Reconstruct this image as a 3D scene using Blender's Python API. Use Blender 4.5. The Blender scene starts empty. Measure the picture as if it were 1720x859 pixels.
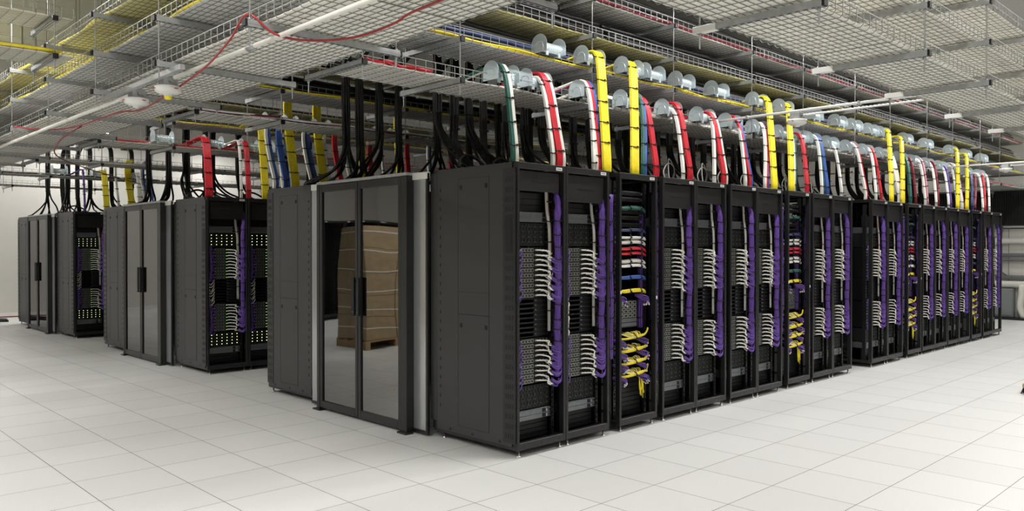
import bpy, bmesh, math, random
from mathutils import Vector, Matrix
random.seed(7)
D = bpy.data
SC = bpy.context.scene
COL = SC.collection
PI = math.pi

# ------------------------------------------------------------------ camera, light, exposure
CAM_A, CAM_P, CAM_H, FPX = 0.802, 0.0085, 1.7387, 1334.2
cam = D.cameras.new('camera'); camo = D.objects.new('camera', cam); COL.objects.link(camo)
cam.sensor_width = 36.0; cam.lens = 36.0 * FPX / 1720.0; cam.clip_start = 0.05; cam.clip_end = 200
camo.location = (0, 0, CAM_H)
fw = Vector((math.cos(CAM_A) * math.cos(CAM_P), math.sin(CAM_A) * math.cos(CAM_P), -math.sin(CAM_P)))
camo.rotation_euler = fw.to_track_quat('-Z', 'Y').to_euler()
SC.camera = camo
SC.view_settings.view_transform = 'Standard'
SC.view_settings.look = 'None'
SC.view_settings.gamma = 1.0
SC.view_settings.use_curve_mapping = False
SC.view_settings.exposure = 0.14
LAMP_W = 60.0; LAMP_OPEN = 46.0                                    # watts of each ceiling batten
WORLD = D.worlds.new('world'); SC.world = WORLD; WORLD.use_nodes = True
WORLD.node_tree.nodes['Background'].inputs[0].default_value = (0.9, 0.95, 1.0, 1)
WORLD.node_tree.nodes['Background'].inputs[1].default_value = 0.05
# ceiling battens (built at the end): (x, y, rotz)
BATTENS = []
for bx in (5.4, 8.4, 11.5, 14.5, 17.5, 20.5): BATTENS.append((bx, 3.95, 0))
for bx in (-1.0, 2.0, 5.4, 8.4, 11.5, 14.5): BATTENS.append((bx, 0.4, 0))
for by in (3.95, 10.05, 16.15): BATTENS += [(1.2, by, 0), (-0.9, by, 0), (-3.2, by, 0)]
for by in (10.05, 16.15): BATTENS.append((2.8 if by < 12 else 2.1, by, 0))
BATTENS.append((12.6, 10.05, 0))
BATTENS += [(9.0, -3.0, 0), (3.0, -3.0, 0), (-2.0, 22.3, 0), (2.8, 22.3, 0), (6.3, 22.3, 0), (10.0, 22.3, 0), (20.7, 8.5, 0)]  # those near the back wall are unseen lamps added to brighten it

# ------------------------------------------------------------------ materials
def lin(c):
    return tuple(((v / 255) / 12.92 if v / 255 <= .04045 else ((v / 255 + .055) / 1.055) ** 2.4) for v in c) + (1,)
MATS = {}
def mat(name, rgb, rough=.5, metal=0.0, noise=0.0, nscale=30.0, emit=None, estr=0.0, spec=.5):
    if name in MATS: return MATS[name]
    m = D.materials.new(name); m.use_nodes = True; nt = m.node_tree
    b = nt.nodes['Principled BSDF']
    c = lin(rgb)
    b.inputs['Base Color'].default_value = c
    b.inputs['Roughness'].default_value = rough
    b.inputs['Metallic'].default_value = metal
    b.inputs['Specular IOR Level'].default_value = spec
    if noise:
        tc = nt.nodes.new('ShaderNodeTexCoord'); n = nt.nodes.new('ShaderNodeTexNoise')
        n.inputs['Scale'].default_value = nscale; n.inputs['Detail'].default_value = 3
        nt.links.new(tc.outputs['Object'], n.inputs['Vector'])
        r = nt.nodes.new('ShaderNodeValToRGB')
        r.color_ramp.elements[0].position = .3; r.color_ramp.elements[1].position = .7
        r.color_ramp.elements[0].color = tuple(max(0, v * (1 - noise)) for v in c[:3]) + (1,)
        r.color_ramp.elements[1].color = tuple(min(1, v * (1 + noise)) for v in c[:3]) + (1,)
        nt.links.new(n.outputs['Fac'], r.inputs['Fac']); nt.links.new(r.outputs['Color'], b.inputs['Base Color'])
    if emit:
        b.inputs['Emission Color'].default_value = lin(emit); b.inputs['Emission Strength'].default_value = estr
    MATS[name] = m
    return m
mat('panel_black', (50, 50, 50), .42, 0, .06, 60)
mat('frame_black', (27, 27, 28), .38, 0, .06, 60)
mat('deep_black', (11, 11, 12), .55)
mat('cable_black', (17, 17, 18), .4, spec=.35)
mat('gear_black', (21, 21, 23), .45, .2)
mat('gear_silver', (124, 127, 131), .4, .75, .1, 40)
mat('port_metal', (178, 180, 172), .35, .65)
mat('galv', (176, 178, 178), .42, .55, .12, 25)
mat('wire', (150, 150, 146), .4, .4)
mat('zinc', (206, 218, 222), .32, .6)
mat('rod_steel', (170, 172, 172), .35, .7)
mat('white_plastic', (232, 231, 226), .4)
mat('sticker', (240, 240, 238), .5)
mat('ink', (70, 70, 72), .6)
mat('tie_black', (14, 14, 14), .5)
mat('red_mark', (190, 30, 30), .5)
mat('purple', (98, 66, 150), .42, 0, .2, 45)
mat('c_white', (238, 236, 228), .4)
mat('c_red', (205, 34, 48), .4, 0, .1, 20)
mat('c_yellow', (246, 224, 40), .42, 0, .08, 20)
mat('c_blue', (58, 92, 168), .42)
mat('c_navy', (40, 52, 92), .42)
mat('c_green', (40, 96, 84), .42)
mat('c_pink', (206, 140, 150), .42)
mat('c_darkred', (128, 26, 40), .42)
mat('c_aqua', (150, 196, 200), .42)
mat('cord_grey_and_shaded', (186, 184, 176), .45)  # pale loops, and the white pair with shade put into its colour
mat('c_redcable', (160, 46, 46), .45)
mat('lead_white', (240, 238, 228), .42)
mat('wood', (168, 138, 100), .6, 0, .15, 12)
mat('carton', (168, 146, 112), .6, 0, .12, 8)
mat('wall_paint', (214, 211, 203), .8, 0, .015, 3)
mat('ceiling_paint', (190, 190, 186), .85, 0, .03, 4)
mat('pipe_lag', (226, 224, 214), .6, 0, .05, 8)
mat('pipe_grey', (120, 122, 122), .4, .4)
mat('cab_grey', (128, 132, 132), .5)
mat('bright_steel', (225, 225, 225), .25, .9)
mat('led_green', (60, 220, 80), .4, 0, 0, 1, (180, 255, 110), 1.6)
mat('led_white', (200, 230, 150), .4, 0, 0, 1, (222, 242, 160), 4.0)
mat('led_dim', (90, 110, 70), .4, 0, 0, 1, (150, 170, 110), .06)
mat('batten_glow', (255, 255, 250), .5, 0, 0, 1, (255, 253, 244), 9.0)

def m_sheet(name, rgb):
    m = D.materials.new(name); m.use_nodes = True; nt = m.node_tree; nt.nodes.clear()
    o = nt.nodes.new('ShaderNodeOutputMaterial'); mx = nt.nodes.new('ShaderNodeMixShader')
    d = nt.nodes.new('ShaderNodeBsdfDiffuse'); t = nt.nodes.new('ShaderNodeBsdfTranslucent')
    tc = nt.nodes.new('ShaderNodeTexCoord'); n = nt.nodes.new('ShaderNodeTexNoise'); r = nt.nodes.new('ShaderNodeValToRGB')
    n.inputs['Scale'].default_value = 5; n.inputs['Detail'].default_value = 4
    c = lin(rgb)
    r.color_ramp.elements[0].color = tuple(v * .94 for v in c[:3]) + (1,); r.color_ramp.elements[1].color = c
    r.color_ramp.elements[0].position = .35; r.color_ramp.elements[1].position = .6
    nt.links.new(tc.outputs['Object'], n.inputs['Vector']); nt.links.new(n.outputs['Fac'], r.inputs['Fac'])
    nt.links.new(r.outputs['Color'], d.inputs['Color']); nt.links.new(r.outputs['Color'], t.inputs['Color'])
    mx.inputs[0].default_value = .22
    nt.links.new(d.outputs[0], mx.inputs[1]); nt.links.new(t.outputs[0], mx.inputs[2]); nt.links.new(mx.outputs[0], o.inputs['Surface'])
    MATS[name] = m
m_sheet('sheet_white', (248, 246, 238)); m_sheet('sheet_yellow', (238, 232, 172)); m_sheet('sheet_grey', (226, 227, 226)); m_sheet('sheet_cream', (242, 240, 226))

def m_glass(name, trans, gloss, rough, tint=(205, 208, 205)):
    m = D.materials.new(name); m.use_nodes = True; nt = m.node_tree; nt.nodes.clear()
    o = nt.nodes.new('ShaderNodeOutputMaterial'); mx = nt.nodes.new('ShaderNodeMixShader')
    t = nt.nodes.new('ShaderNodeBsdfTransparent'); g = nt.nodes.new('ShaderNodeBsdfGlossy')
    t.inputs['Color'].default_value = lin(tint); g.inputs['Roughness'].default_value = rough
    g.inputs['Color'].default_value = (.95, .95, .95, 1)
    tc = nt.nodes.new('ShaderNodeTexCoord'); n = nt.nodes.new('ShaderNodeTexNoise'); bp = nt.nodes.new('ShaderNodeBump')
    n.inputs['Scale'].default_value = 1.5; n.inputs['Detail'].default_value = 0
    bp.inputs['Strength'].default_value = .10; bp.inputs['Distance'].default_value = .05
    nt.links.new(tc.outputs['Object'], n.inputs['Vector']); nt.links.new(n.outputs['Fac'], bp.inputs['Height'])
    nt.links.new(bp.outputs['Normal'], g.inputs['Normal'])
    mx.inputs[0].default_value = gloss
    nt.links.new(t.outputs[0], mx.inputs[1]); nt.links.new(g.outputs[0], mx.inputs[2]); nt.links.new(mx.outputs[0], o.inputs['Surface'])
    MATS[name] = m
m_glass('door_glass', .6, .27, .02, (150, 152, 150))
def m_poly():
    m = D.materials.new('poly_sheet'); m.use_nodes = True; nt = m.node_tree; nt.nodes.clear()
    o = nt.nodes.new('ShaderNodeOutputMaterial'); a = nt.nodes.new('ShaderNodeMixShader'); c = nt.nodes.new('ShaderNodeMixShader')
    t = nt.nodes.new('ShaderNodeBsdfTransparent'); g = nt.nodes.new('ShaderNodeBsdfGlossy'); d = nt.nodes.new('ShaderNodeBsdfTranslucent'); d.inputs['Color'].default_value = (.8, .82, .82, 1)
    df = nt.nodes.new('ShaderNodeBsdfDiffuse'); df.inputs['Color'].default_value = (.75, .76, .76, 1); e = nt.nodes.new('ShaderNodeMixShader'); e.inputs[0].default_value = .5
    nt.links.new(d.outputs[0], e.inputs[1]); nt.links.new(df.outputs[0], e.inputs[2]); d = e
    t.inputs['Color'].default_value = (.85, .87, .87, 1); g.inputs['Roughness'].default_value = .22; g.inputs['Color'].default_value = (.95, .95, .95, 1)
    a.inputs[0].default_value = .42; c.inputs[0].default_value = .30
    nt.links.new(t.outputs[0], a.inputs[1]); nt.links.new(d.outputs[0], a.inputs[2]); nt.links.new(a.outputs[0], c.inputs[1]); nt.links.new(g.outputs[0], c.inputs[2]); nt.links.new(c.outputs[0], o.inputs['Surface'])
    MATS['poly_sheet'] = m
m_poly()

def m_floor():
    m = D.materials.new('floor_tiles'); m.use_nodes = True; nt = m.node_tree; b = nt.nodes['Principled BSDF']
    geo = nt.nodes.new('ShaderNodeNewGeometry'); sep = nt.nodes.new('ShaderNodeSeparateXYZ')
    nt.links.new(geo.outputs['Position'], sep.inputs[0])
    T = .6096; edges = []; cells = []
    for ax, off in (('X', 4.8019), ('Y', 4.069)):
        a = nt.nodes.new('ShaderNodeMath'); a.operation = 'SUBTRACT'; a.inputs[1].default_value = off - 50 * T
        nt.links.new(sep.outputs[ax], a.inputs[0])
        dv = nt.nodes.new('ShaderNodeMath'); dv.operation = 'DIVIDE'; dv.inputs[1].default_value = T; nt.links.new(a.outputs[0], dv.inputs[0])
        fr = nt.nodes.new('ShaderNodeMath'); fr.operation = 'FRACT'; nt.links.new(dv.outputs[0], fr.inputs[0])
        fl = nt.nodes.new('ShaderNodeMath'); fl.operation = 'FLOOR'; nt.links.new(dv.outputs[0], fl.inputs[0]); cells.append(fl)
        pp = nt.nodes.new('ShaderNodeMath'); pp.operation = 'PINGPONG'; pp.inputs[1].default_value = .5; nt.links.new(fr.outputs[0], pp.inputs[0])
        lt = nt.nodes.new('ShaderNodeMath'); lt.operation = 'LESS_THAN'; lt.inputs[1].default_value = .0042; nt.links.new(pp.outputs[0], lt.inputs[0])
        edges.append(lt)
    mxm = nt.nodes.new('ShaderNodeMath'); mxm.operation = 'MAXIMUM'
    nt.links.new(edges[0].outputs[0], mxm.inputs[0]); nt.links.new(edges[1].outputs[0], mxm.inputs[1])
    cmb = nt.nodes.new('ShaderNodeCombineXYZ'); nt.links.new(cells[0].outputs[0], cmb.inputs[0]); nt.links.new(cells[1].outputs[0], cmb.inputs[1])
    wn = nt.nodes.new('ShaderNodeTexWhiteNoise'); wn.noise_dimensions = '3D'; nt.links.new(cmb.outputs[0], wn.inputs['Vector'])
    n1 = nt.nodes.new('ShaderNodeTexNoise'); n1.inputs['Scale'].default_value = 140; n1.inputs['Detail'].default_value = 2
    nt.links.new(geo.outputs['Position'], n1.inputs['Vector'])
    mr = nt.nodes.new('ShaderNodeMapRange'); mr.inputs['From Min'].default_value = .3; mr.inputs['From Max'].default_value = .7
    mr.inputs['To Min'].default_value = .93; mr.inputs['To Max'].default_value = 1.05; nt.links.new(n1.outputs['Fac'], mr.inputs['Value'])
    mr2 = nt.nodes.new('ShaderNodeMapRange'); mr2.inputs['To Min'].default_value = .965; mr2.inputs['To Max'].default_value = 1.02
    nt.links.new(wn.outputs['Value'], mr2.inputs['Value'])
    mu = nt.nodes.new('ShaderNodeMath'); mu.operation = 'MULTIPLY'; nt.links.new(mr.outputs[0], mu.inputs[0]); nt.links.new(mr2.outputs[0], mu.inputs[1])
    vm = nt.nodes.new('ShaderNodeVectorMath'); vm.operation = 'SCALE'; vm.inputs[0].default_value = lin((222, 222, 219))[:3]
    nt.links.new(mu.outputs[0], vm.inputs['Scale'])
    mix = nt.nodes.new('ShaderNodeMix'); mix.data_type = 'RGBA'
    nt.links.new(mxm.outputs[0], mix.inputs['Factor']); nt.links.new(vm.outputs[0], mix.inputs['A']); mix.inputs['B'].default_value = lin((92, 90, 86))
    nt.links.new(mix.outputs['Result'], b.inputs['Base Color'])
    b.inputs['Roughness'].default_value = .38; b.inputs['Specular IOR Level'].default_value = .35
    MATS['floor'] = m
m_floor()

# ------------------------------------------------------------------ mesh building
def crom(pts, n=6):
    P = [Vector(p) for p in pts]
    if len(P) < 3:
        return P
    Q = [2 * P[0] - P[1]] + P + [2 * P[-1] - P[-2]]; out = []
    for i in range(1, len(Q) - 2):
        a, b, c, d = Q[i - 1], Q[i], Q[i + 1], Q[i + 2]
        for k in range(n):
            t = k / n
            out.append(.5 * ((2 * b) + (c - a) * t + (2 * a - 5 * b + 4 * c - d) * t * t + (3 * b - a - 3 * c + d) * t ** 3))
    out.append(P[-1])
    return out
class MB:
    def __init__(s): s.v = []; s.f = []; s.fm = []; s.sm = []; s.mats = []
    def mi(s, m):
        if m not in s.mats: s.mats.append(m)
        return s.mats.index(m)
    def face(s, idx, m, smooth=False): s.f.append(idx); s.fm.append(s.mi(m)); s.sm.append(smooth)
    def box(s, x0, y0, z0, x1, y1, z1, m):
        b = len(s.v)
        for z in (z0, z1):
            s.v += [(x0, y0, z), (x1, y0, z), (x1, y1, z), (x0, y1, z)]
        for q in ((3, 2, 1, 0), (4, 5, 6, 7), (0, 1, 5, 4), (1, 2, 6, 5), (2, 3, 7, 6), (3, 0, 4, 7)):
            s.face([b + i for i in q], m)
        return s
    def cbox(s, c, sz, m):
        return s.box(c[0] - sz[0] / 2, c[1] - sz[1] / 2, c[2] - sz[2] / 2, c[0] + sz[0] / 2, c[1] + sz[1] / 2, c[2] + sz[2] / 2, m)
    def chbox(s, x0, y0, z0, x1, y1, z1, m, c=.006):
        "box with chamfered edges"
        b = len(s.v); lo = (x0, y0, z0); hi = (x1, y1, z1)
        idx = {}
        for sx in (0, 1):
            for sy in (0, 1):
                for sz in (0, 1):
                    for ax in range(3):
                        p = [hi[k] if (sx, sy, sz)[k] else lo[k] for k in range(3)]
                        for k in range(3):
                            if k != ax: p[k] += -c if (sx, sy, sz)[k] else c
                        idx[(sx, sy, sz, ax)] = len(s.v); s.v.append(tuple(p))
        for ax in range(3):
            o = [k for k in range(3) if k != ax]
            for sd in (0, 1):
                q = []
                for a, d in ((0, 0), (1, 0), (1, 1), (0, 1)):
                    t = [0, 0, 0]; t[ax] = sd; t[o[0]] = a; t[o[1]] = d
                    q.append(idx[(t[0], t[1], t[2], ax)])
                s.face(q, m)
            # edges along ax
            for a in (0, 1):
                for d in (0, 1):
                    q = []
                    for e, fx in ((0, o[0]), (1, o[0]), (1, o[1]), (0, o[1])):
                        t = [0, 0, 0]; t[ax] = e; t[o[0]] = a; t[o[1]] = d
                        q.append(idx[(t[0], t[1], t[2], fx)])
                    s.face(q, m)
        for sx in (0, 1):
            for sy in (0, 1):
                for sz in (0, 1): s.face([idx[(sx, sy, sz, k)] for k in range(3)], m)
        return s
    def tube(s, pts, r, m, n=6, cap=True, smooth=True):
        P = [Vector(p) for p in pts]
        b = len(s.v); up = None; k = len(P)
        for i, p in enumerate(P):
            t = (P[min(i + 1, k - 1)] - P[max(i - 1, 0)])
            if t.length < 1e-9: t = Vector((0, 0, 1))
            t.normalize()
            if up is None:
                a = Vector((0, 0, 1)) if abs(t.z) < .9 else Vector((1, 0, 0))
                up = (a - t * a.dot(t)).normalized()
            else:
                up = (up - t * up.dot(t))
                if up.length < 1e-6: up = t.orthogonal()
                up.normalize()
            sd = t.cross(up); rr = r[i] if isinstance(r, (list, tuple)) else r
            for j in range(n):
                an = 2 * PI * j / n + PI / 4
                s.v.append(tuple(p + up * (rr * math.sin(an)) + sd * (rr * math.cos(an))))
        for i in range(k - 1):
            for j in range(n):
                s.face([b + i * n + j, b + i * n + (j + 1) % n, b + (i + 1) * n + (j + 1) % n, b + (i + 1) * n + j], m, smooth and n > 4)
        if cap:
            s.face([b + j for j in range(n)][::-1], m); s.face([b + (k - 1) * n + j for j in range(n)], m)
        return s
    def cyl(s, p0, p1, r, m, n=10): return s.tube([p0, p1], r, m, n)
    def lathe(s, prof, c, m, n=20, axis='z'):
        b = len(s.v); k = len(prof)
        for r, h in prof:
            for j in range(n):
                a = 2 * PI * j / n
                q = (r * math.cos(a), r * math.sin(a), h)
                if axis == 'x': q = (h, q[0], q[1])
                if axis == 'y': q = (q[0], h, q[1])
                s.v.append((c[0] + q[0], c[1] + q[1], c[2] + q[2]))
        for i in range(k - 1):
            for j in range(n): s.face([b + i * n + j, b + i * n + (j + 1) % n, b + (i + 1) * n + (j + 1) % n, b + (i + 1) * n + j], m, True)
        s.face([b + j for j in range(n)][::-1], m); s.face([b + (k - 1) * n + j for j in range(n)], m)
        return s
    def mesh(s, name):
        me = D.meshes.new(name); me.from_pydata(s.v, [], s.f)
        for m in s.mats: me.materials.append(MATS[m])
        me.polygons.foreach_set('material_index', s.fm); me.polygons.foreach_set('use_smooth', s.sm)
        bm = bmesh.new(); bm.from_mesh(me); bmesh.ops.recalc_face_normals(bm, faces=bm.faces); bm.to_mesh(me); bm.free()
        me.update(); return me
def link(name, me, parent=None, loc=(0, 0, 0), rz=0.0):
    o = D.objects.new(name, me); COL.objects.link(o); o.location = loc; o.rotation_euler = (0, 0, rz)
    if parent is not None: o.parent = parent
    return o
def tag(o, label, cat, group=None, kind=None):
    if label: o['label'] = label
    if cat: o['category'] = cat
    if group: o['group'] = group
    if kind: o['kind'] = kind
    return o
def thing(name, label, cat, loc=(0, 0, 0), rz=0.0, group=None):
    return tag(link(name, None, None, loc, rz), label, cat, group)
CACHE = {}
def cached(key, fn):
    if key not in CACHE: CACHE[key] = fn().mesh(key if isinstance(key, str) else str(key[0]))
    return CACHE[key]
def struct(name, me, loc=(0, 0, 0)):
    o = link(name, me, None, loc); o['kind'] = 'structure'; return o
ORD = ['first', 'second', 'third', 'fourth', 'fifth', 'sixth', 'seventh', 'eighth', 'ninth', 'tenth', 'eleventh', 'twelfth', 'thirteenth',
       'fourteenth', 'fifteenth', 'sixteenth', 'seventeenth', 'eighteenth', 'nineteenth', 'twentieth']
TENS = {20: 'twenty', 30: 'thirty', 40: 'forty', 50: 'fifty'}
def ordw(i):
    if i < 20: return ORD[i]
    n = i + 1; t = n // 10 * 10
    if n % 10 == 0: return {20: 'twentieth', 30: 'thirtieth', 40: 'fortieth', 50: 'fiftieth'}[t]
    return TENS[t] + '-' + ORD[n % 10 - 1]

# ------------------------------------------------------------------ the room
RX0, RX1, RY0, RY1, RH = -7.5, 23.4, -6.0, 23.6, 5.5
struct('floor', MB().box(RX0 - .2, RY0 - .2, -.2, RX1 + .2, RY1 + .2, 0, 'floor').mesh('floor'))
struct('ceiling', MB().box(RX0 - .2, RY0 - .2, RH, RX1 + .2, RY1 + .2, RH + .2, 'ceiling_paint').mesh('ceiling'))
struct('wall_back', MB().box(RX0 - .2, RY1, 0, RX1 + .2, RY1 + .2, RH, 'wall_paint').mesh('wall_back'))
struct('wall_front', MB().box(RX0 - .2, RY0 - .2, 0, RX1 + .2, RY0, RH, 'wall_paint').mesh('wall_front'))
struct('wall_left', MB().box(RX0 - .2, RY0, 0, RX0, RY1, RH, 'wall_paint').mesh('wall_left'))
struct('wall_right', MB().box(RX1, RY0, 0, RX1 + .2, RY1, RH, 'wall_paint').mesh('wall_right'))
struct('baseboard_back', MB().box(RX0, RY1 - .015, 0, RX1, RY1, .1, 'white_plastic').mesh('baseboard_back'))

# ------------------------------------------------------------------ racks
W, DEP, H, FT = .6, 1.10, 2.46, .06
def m_frame():
    b = MB(); p = .032
    for x in (0, W - p):
        b.chbox(x + .001, 0, FT, x + p - .001, .055, H, 'frame_black', .004)
        b.chbox(x + .001, DEP - .055, FT, x + p - .001, DEP, H, 'frame_black', .004)
        for z in (FT, H - .04): b.box(x + .002, .05, z, x + p - .002, DEP - .05, z + .04, 'frame_black')
    for y in (0, DEP - .05):
        b.chbox(.002, y + .001, FT, W - .002, y + .05, FT + .062, 'frame_black', .004)
        b.chbox(.002, y + .001, H - .055, W - .002, y + .05, H, 'frame_black', .004)
    b.box(.03, .05, FT + .002, W - .03, DEP - .05, FT + .012, 'deep_black')
    for x in (.09, .3, .51): b.cyl((x, .003, FT + .03), (x, -.003, FT + .03), .005, 'deep_black', 8)
    return b
def m_top():
    b = MB(); b.box(.02, .14, H - .012, W - .02, DEP - .03, H + .002, 'frame_black')
    return b
def m_rear():
    b = MB(); b.chbox(.01, DEP + .002, FT + .02, W - .01, DEP + .03, H - .01, 'deep_black', .004)
    for k in range(22): b.box(.08, DEP + .028, .2 + k * .1, W - .08, DEP + .034, .26 + k * .1, 'gear_black')
    return b
def m_rail():
    "one 19-inch mounting rail with its column of square holes"
    b = MB(); z0, z1 = .09, H - .07
    b.box(0, 0, z0, .008, .04, z1, 'frame_black'); b.box(.024, 0, z0, .03, .012, z1, 'frame_black')
    n = 52
    for k in range(n + 1):
        z = z0 + (z1 - z0 - .016) * k / n
        b.box(.007, .001, z, .025, .010, z + .016, 'frame_black')
    b.box(.002, .03, z0, .006, .05, z1, 'frame_black')
    for k in range(0, n, 3):
        z = z0 + (z1 - z0 - .016) * k / n
        b.cyl((.016, .0, z + .03), (.016, -.003, z + .03), .003, 'bright_steel', 6)
    return b
def m_slotpost():
    "side post pierced by four columns of slots"
    b = MB(); z0, z1 = FT + .06, H - .06; n = 34
    for y in (0, .035, .07, .105, .14): b.box(0, y, z0, .004, y + .012, z1, 'frame_black')
    for k in range(n + 1):
        z = z0 + (z1 - z0 - .03) * k / n; b.box(.0003, .002, z, .0037, .15, z + .03, 'frame_black')
    return b
def m_foot():
    b = MB(); b.lathe([(.021, 0), (.021, .008), (.009, .012), (.009, .075)], (0, 0, 0), 'bright_steel', 10)
    return b
def m_label():
    b = MB(); b.box(0, -.0016, 0, .075, .0, .026, 'sticker')
    for k in range(6): b.box(.009 + k * .0095, -.0020, .008, .0155 + k * .0095, -.0012, .018, 'ink')
    return b
def m_side(slots=True):
    "end panel: two access covers with latches, slotted strips at both edges; lies in the plane x=0, faces -x"
    b = MB(); t = .012
    b.chbox(-t, .055, FT + .03, 0, DEP - .06, H - .002, 'panel_black', .003)
    def cover(z0, z1):
        y0, y1 = .33, .74
        b.box(-t - .0015, y0, z0, -t + .001, y1, z1, 'panel_black')
        for q in ((y0, z0, y0 + .004, z1), (y1 - .004, z0, y1, z1), (y0, z0, y1, z0 + .004), (y0, z1 - .004, y1, z1)):
            b.box(-t - .0022, q[0], q[1], -t - .0012, q[2], q[3], 'deep_black')
    cover(1.16, 2.36); cover(FT + .10, 1.16)
    b.box(-t - .0022, .33, 1.355, -t - .0012, .74, 1.359, 'deep_black')
    return b
def m_sidestrip():
    b = MB(); t = .012
    b.box(-t - .004, .012, FT + .06, -t + .012, .155, H - .05, 'frame_black')
    rows = 27
    for k in range(rows):
        z = .16 + k * .082
        if 1.70 < z < 2.02: continue
        for j in range(4): b.box(-t - .0052, .035 + j * .026, z, -t - .003, .046 + j * .026, z + .042, 'deep_black')
    b.box(-t - .006, .04, 1.70, -t - .003, .125, 2.02, 'deep_black'); b.box(-t - .0075, .055, 1.72, -t - .005, .095, 2.0, 'gear_black')
    return b
def m_latch():
    b = MB(); b.chbox(-.0175, -.017, -.02, -.012, .017, .02, 'deep_black', .002); b.box(-.020, -.007, -.012, -.017, .007, .004, 'gear_black'); return b
def m_rearstrip():
    b = MB(); b.chbox(-.010, DEP - .058, FT + .10, .01, DEP + .035, H - .03, 'panel_black', .003)
    for k in range(24): b.box(-.0155, DEP - .115, .3 + k * .085, -.0115, DEP - .108, .33 + k * .085, 'deep_black')
    return b
def m_endface():
    b = MB()
    for y in (.20, .55, .85): b.cyl((-.0115, y, FT + .055), (-.014, y, FT + .055), .014, 'deep_black', 10)
    return b
RACKS = []
def rack(x, y, back=False, endpanel=False, label='', name='server_rack', group=None, lean=False, slotleft=False):
    t = thing(name, label, 'server rack', (x, y, 0) if not back else (x + W, y, 0), PI if back else 0, group)
    link('frame', cached('rack_frame', m_frame), t)
    link('top_panel', cached('rack_top', m_top), t)
    link('rear_door', cached('rack_rear', m_rear), t)
    if not back:
        a = cached('rack_rail', m_rail)
        r1 = link('mounting_rail', a, t, (.042, .11, 0)); r2 = link('mounting_rail', a, t, (W - .042, .11, 0)); r2.scale.x = -1
        sp = cached('rack_slotpost', m_slotpost)
        link('slotted_post', sp, t, (W - .036, .30, 0)); link('slotted_post', sp, t, (W - .036, .72, 0))
        if slotleft: link('slotted_post', sp, t, (.030, .30, 0)); link('slotted_post', sp, t, (.030, .72, 0))
        tag(link('name_sticker', cached('rack_label', m_label), t, (W - .13, 0, H - .044)), 'white name sticker', None)
    f = cached('rack_foot', m_foot)
    for fx in (.05, W - .05):
        for fy in (.035, DEP - .1): tag(link('levelling_foot', f, t, (fx, fy, 0)), 'bright steel levelling foot', None)
    if endpanel:
        s = -1 if back else 1
        def pos(o):
            if back: o.location.x = W; o.scale.x = -1
            return o
        p = pos(link('side_panel', cached('rack_side', m_side), t))
        for z in (2.28, 1.06):
            for yy in (.37, .70):
                l = link('latch', cached('rack_latch', m_latch), p, (0, yy, z))
        pos(link('slotted_strip', cached('rack_strip', m_sidestrip), t)); pos(link('rear_strip', cached('rack_rstrip', m_rearstrip), t))
        pos(link('bolt', cached('rack_bolts', m_endface), t))
    return t

# ---- equipment inside the compute racks (local frame of the rack)
GX0, GX1, GY = .075, .525, .13
def m_blank(h):
    def f():
        b = MB(); b.chbox(GX0 - .02, .03, 0, GX1 + .015, .045, h, 'frame_black', .003)
        b.box(.20, .026, h * .5 - .003, .42, .031, h * .5 + .003, 'deep_black'); return b
    return f
def m_louvre(h, n):
    def f():
        b = MB(); b.box(GX0, GY + .04, 0, GX1, GY + .06, h, 'deep_black')
        for k in range(n): b.box(GX0 + .004, GY + .025, h * k / n + .003, GX1 - .004, GY + .045, h * (k + 1) / n - .003, 'gear_black')
        return b
    return f
def m_shelf():
    b = MB(); b.chbox(GX0, GY - .01, 0, GX1, GY + .55, .088, 'gear_silver', .003)
    for z in (.004, .046): 
        b.box(GX0 + .01, GY - .016, z, GX0 + .34, GY - .008, z + .036, 'gear_silver')
        b.box(GX0 + .345, GY - .014, z + .002, GX0 + .38, GY - .008, z + .034, 'gear_black')
        b.box(GX0 + .385, GY - .022, z + .006, GX0 + .40, GY - .008, z + .030, 'bright_steel')
        b.box(GX0 + .41, GY - .016, z + .002, GX1 - .005, GY - .008, z + .034, 'gear_silver')
        b.cyl((GX1 - .018, GY - .016, z + .018), (GX1 - .018, GY - .026, z + .018), .007, 'gear_black', 8)
    return b
def m_fan(led):
    def f():
        b = MB(); b.chbox(GX0, GY, 0, GX1, GY + .5, .2, 'deep_black', .004)
        for i in range(12):
            for j in range(6):
                x = GX0 + .022 + i * .0368; z = .018 + j * .033
                b.cyl((x + (j % 2) * .012, GY + .001, z), (x + (j % 2) * .012, GY - .005, z), .0135, 'gear_black', 6)
        for i in range(6):
            for j in range(4):
                x = GX0 + .04 + i * .074; z = .035 + j * .044
                b.cyl((x, GY + .001, z), (x, GY - .009, z), .0037 if led != 'led_dim' else .0035, led, 6)
        return b
    return f
def m_case(h):
    def f():
        b = MB(); b.box(GX0, GY + .012, 0, GX1, GY + .55, h, 'gear_black')
        b.box(GX0 - .012, GY - .002, 0, GX0 + .006, GY + .014, h, 'frame_black'); b.box(GX1 - .006, GY - .002, 0, GX1 + .012, GY + .014, h, 'frame_black')
        return b
    return f
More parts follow.
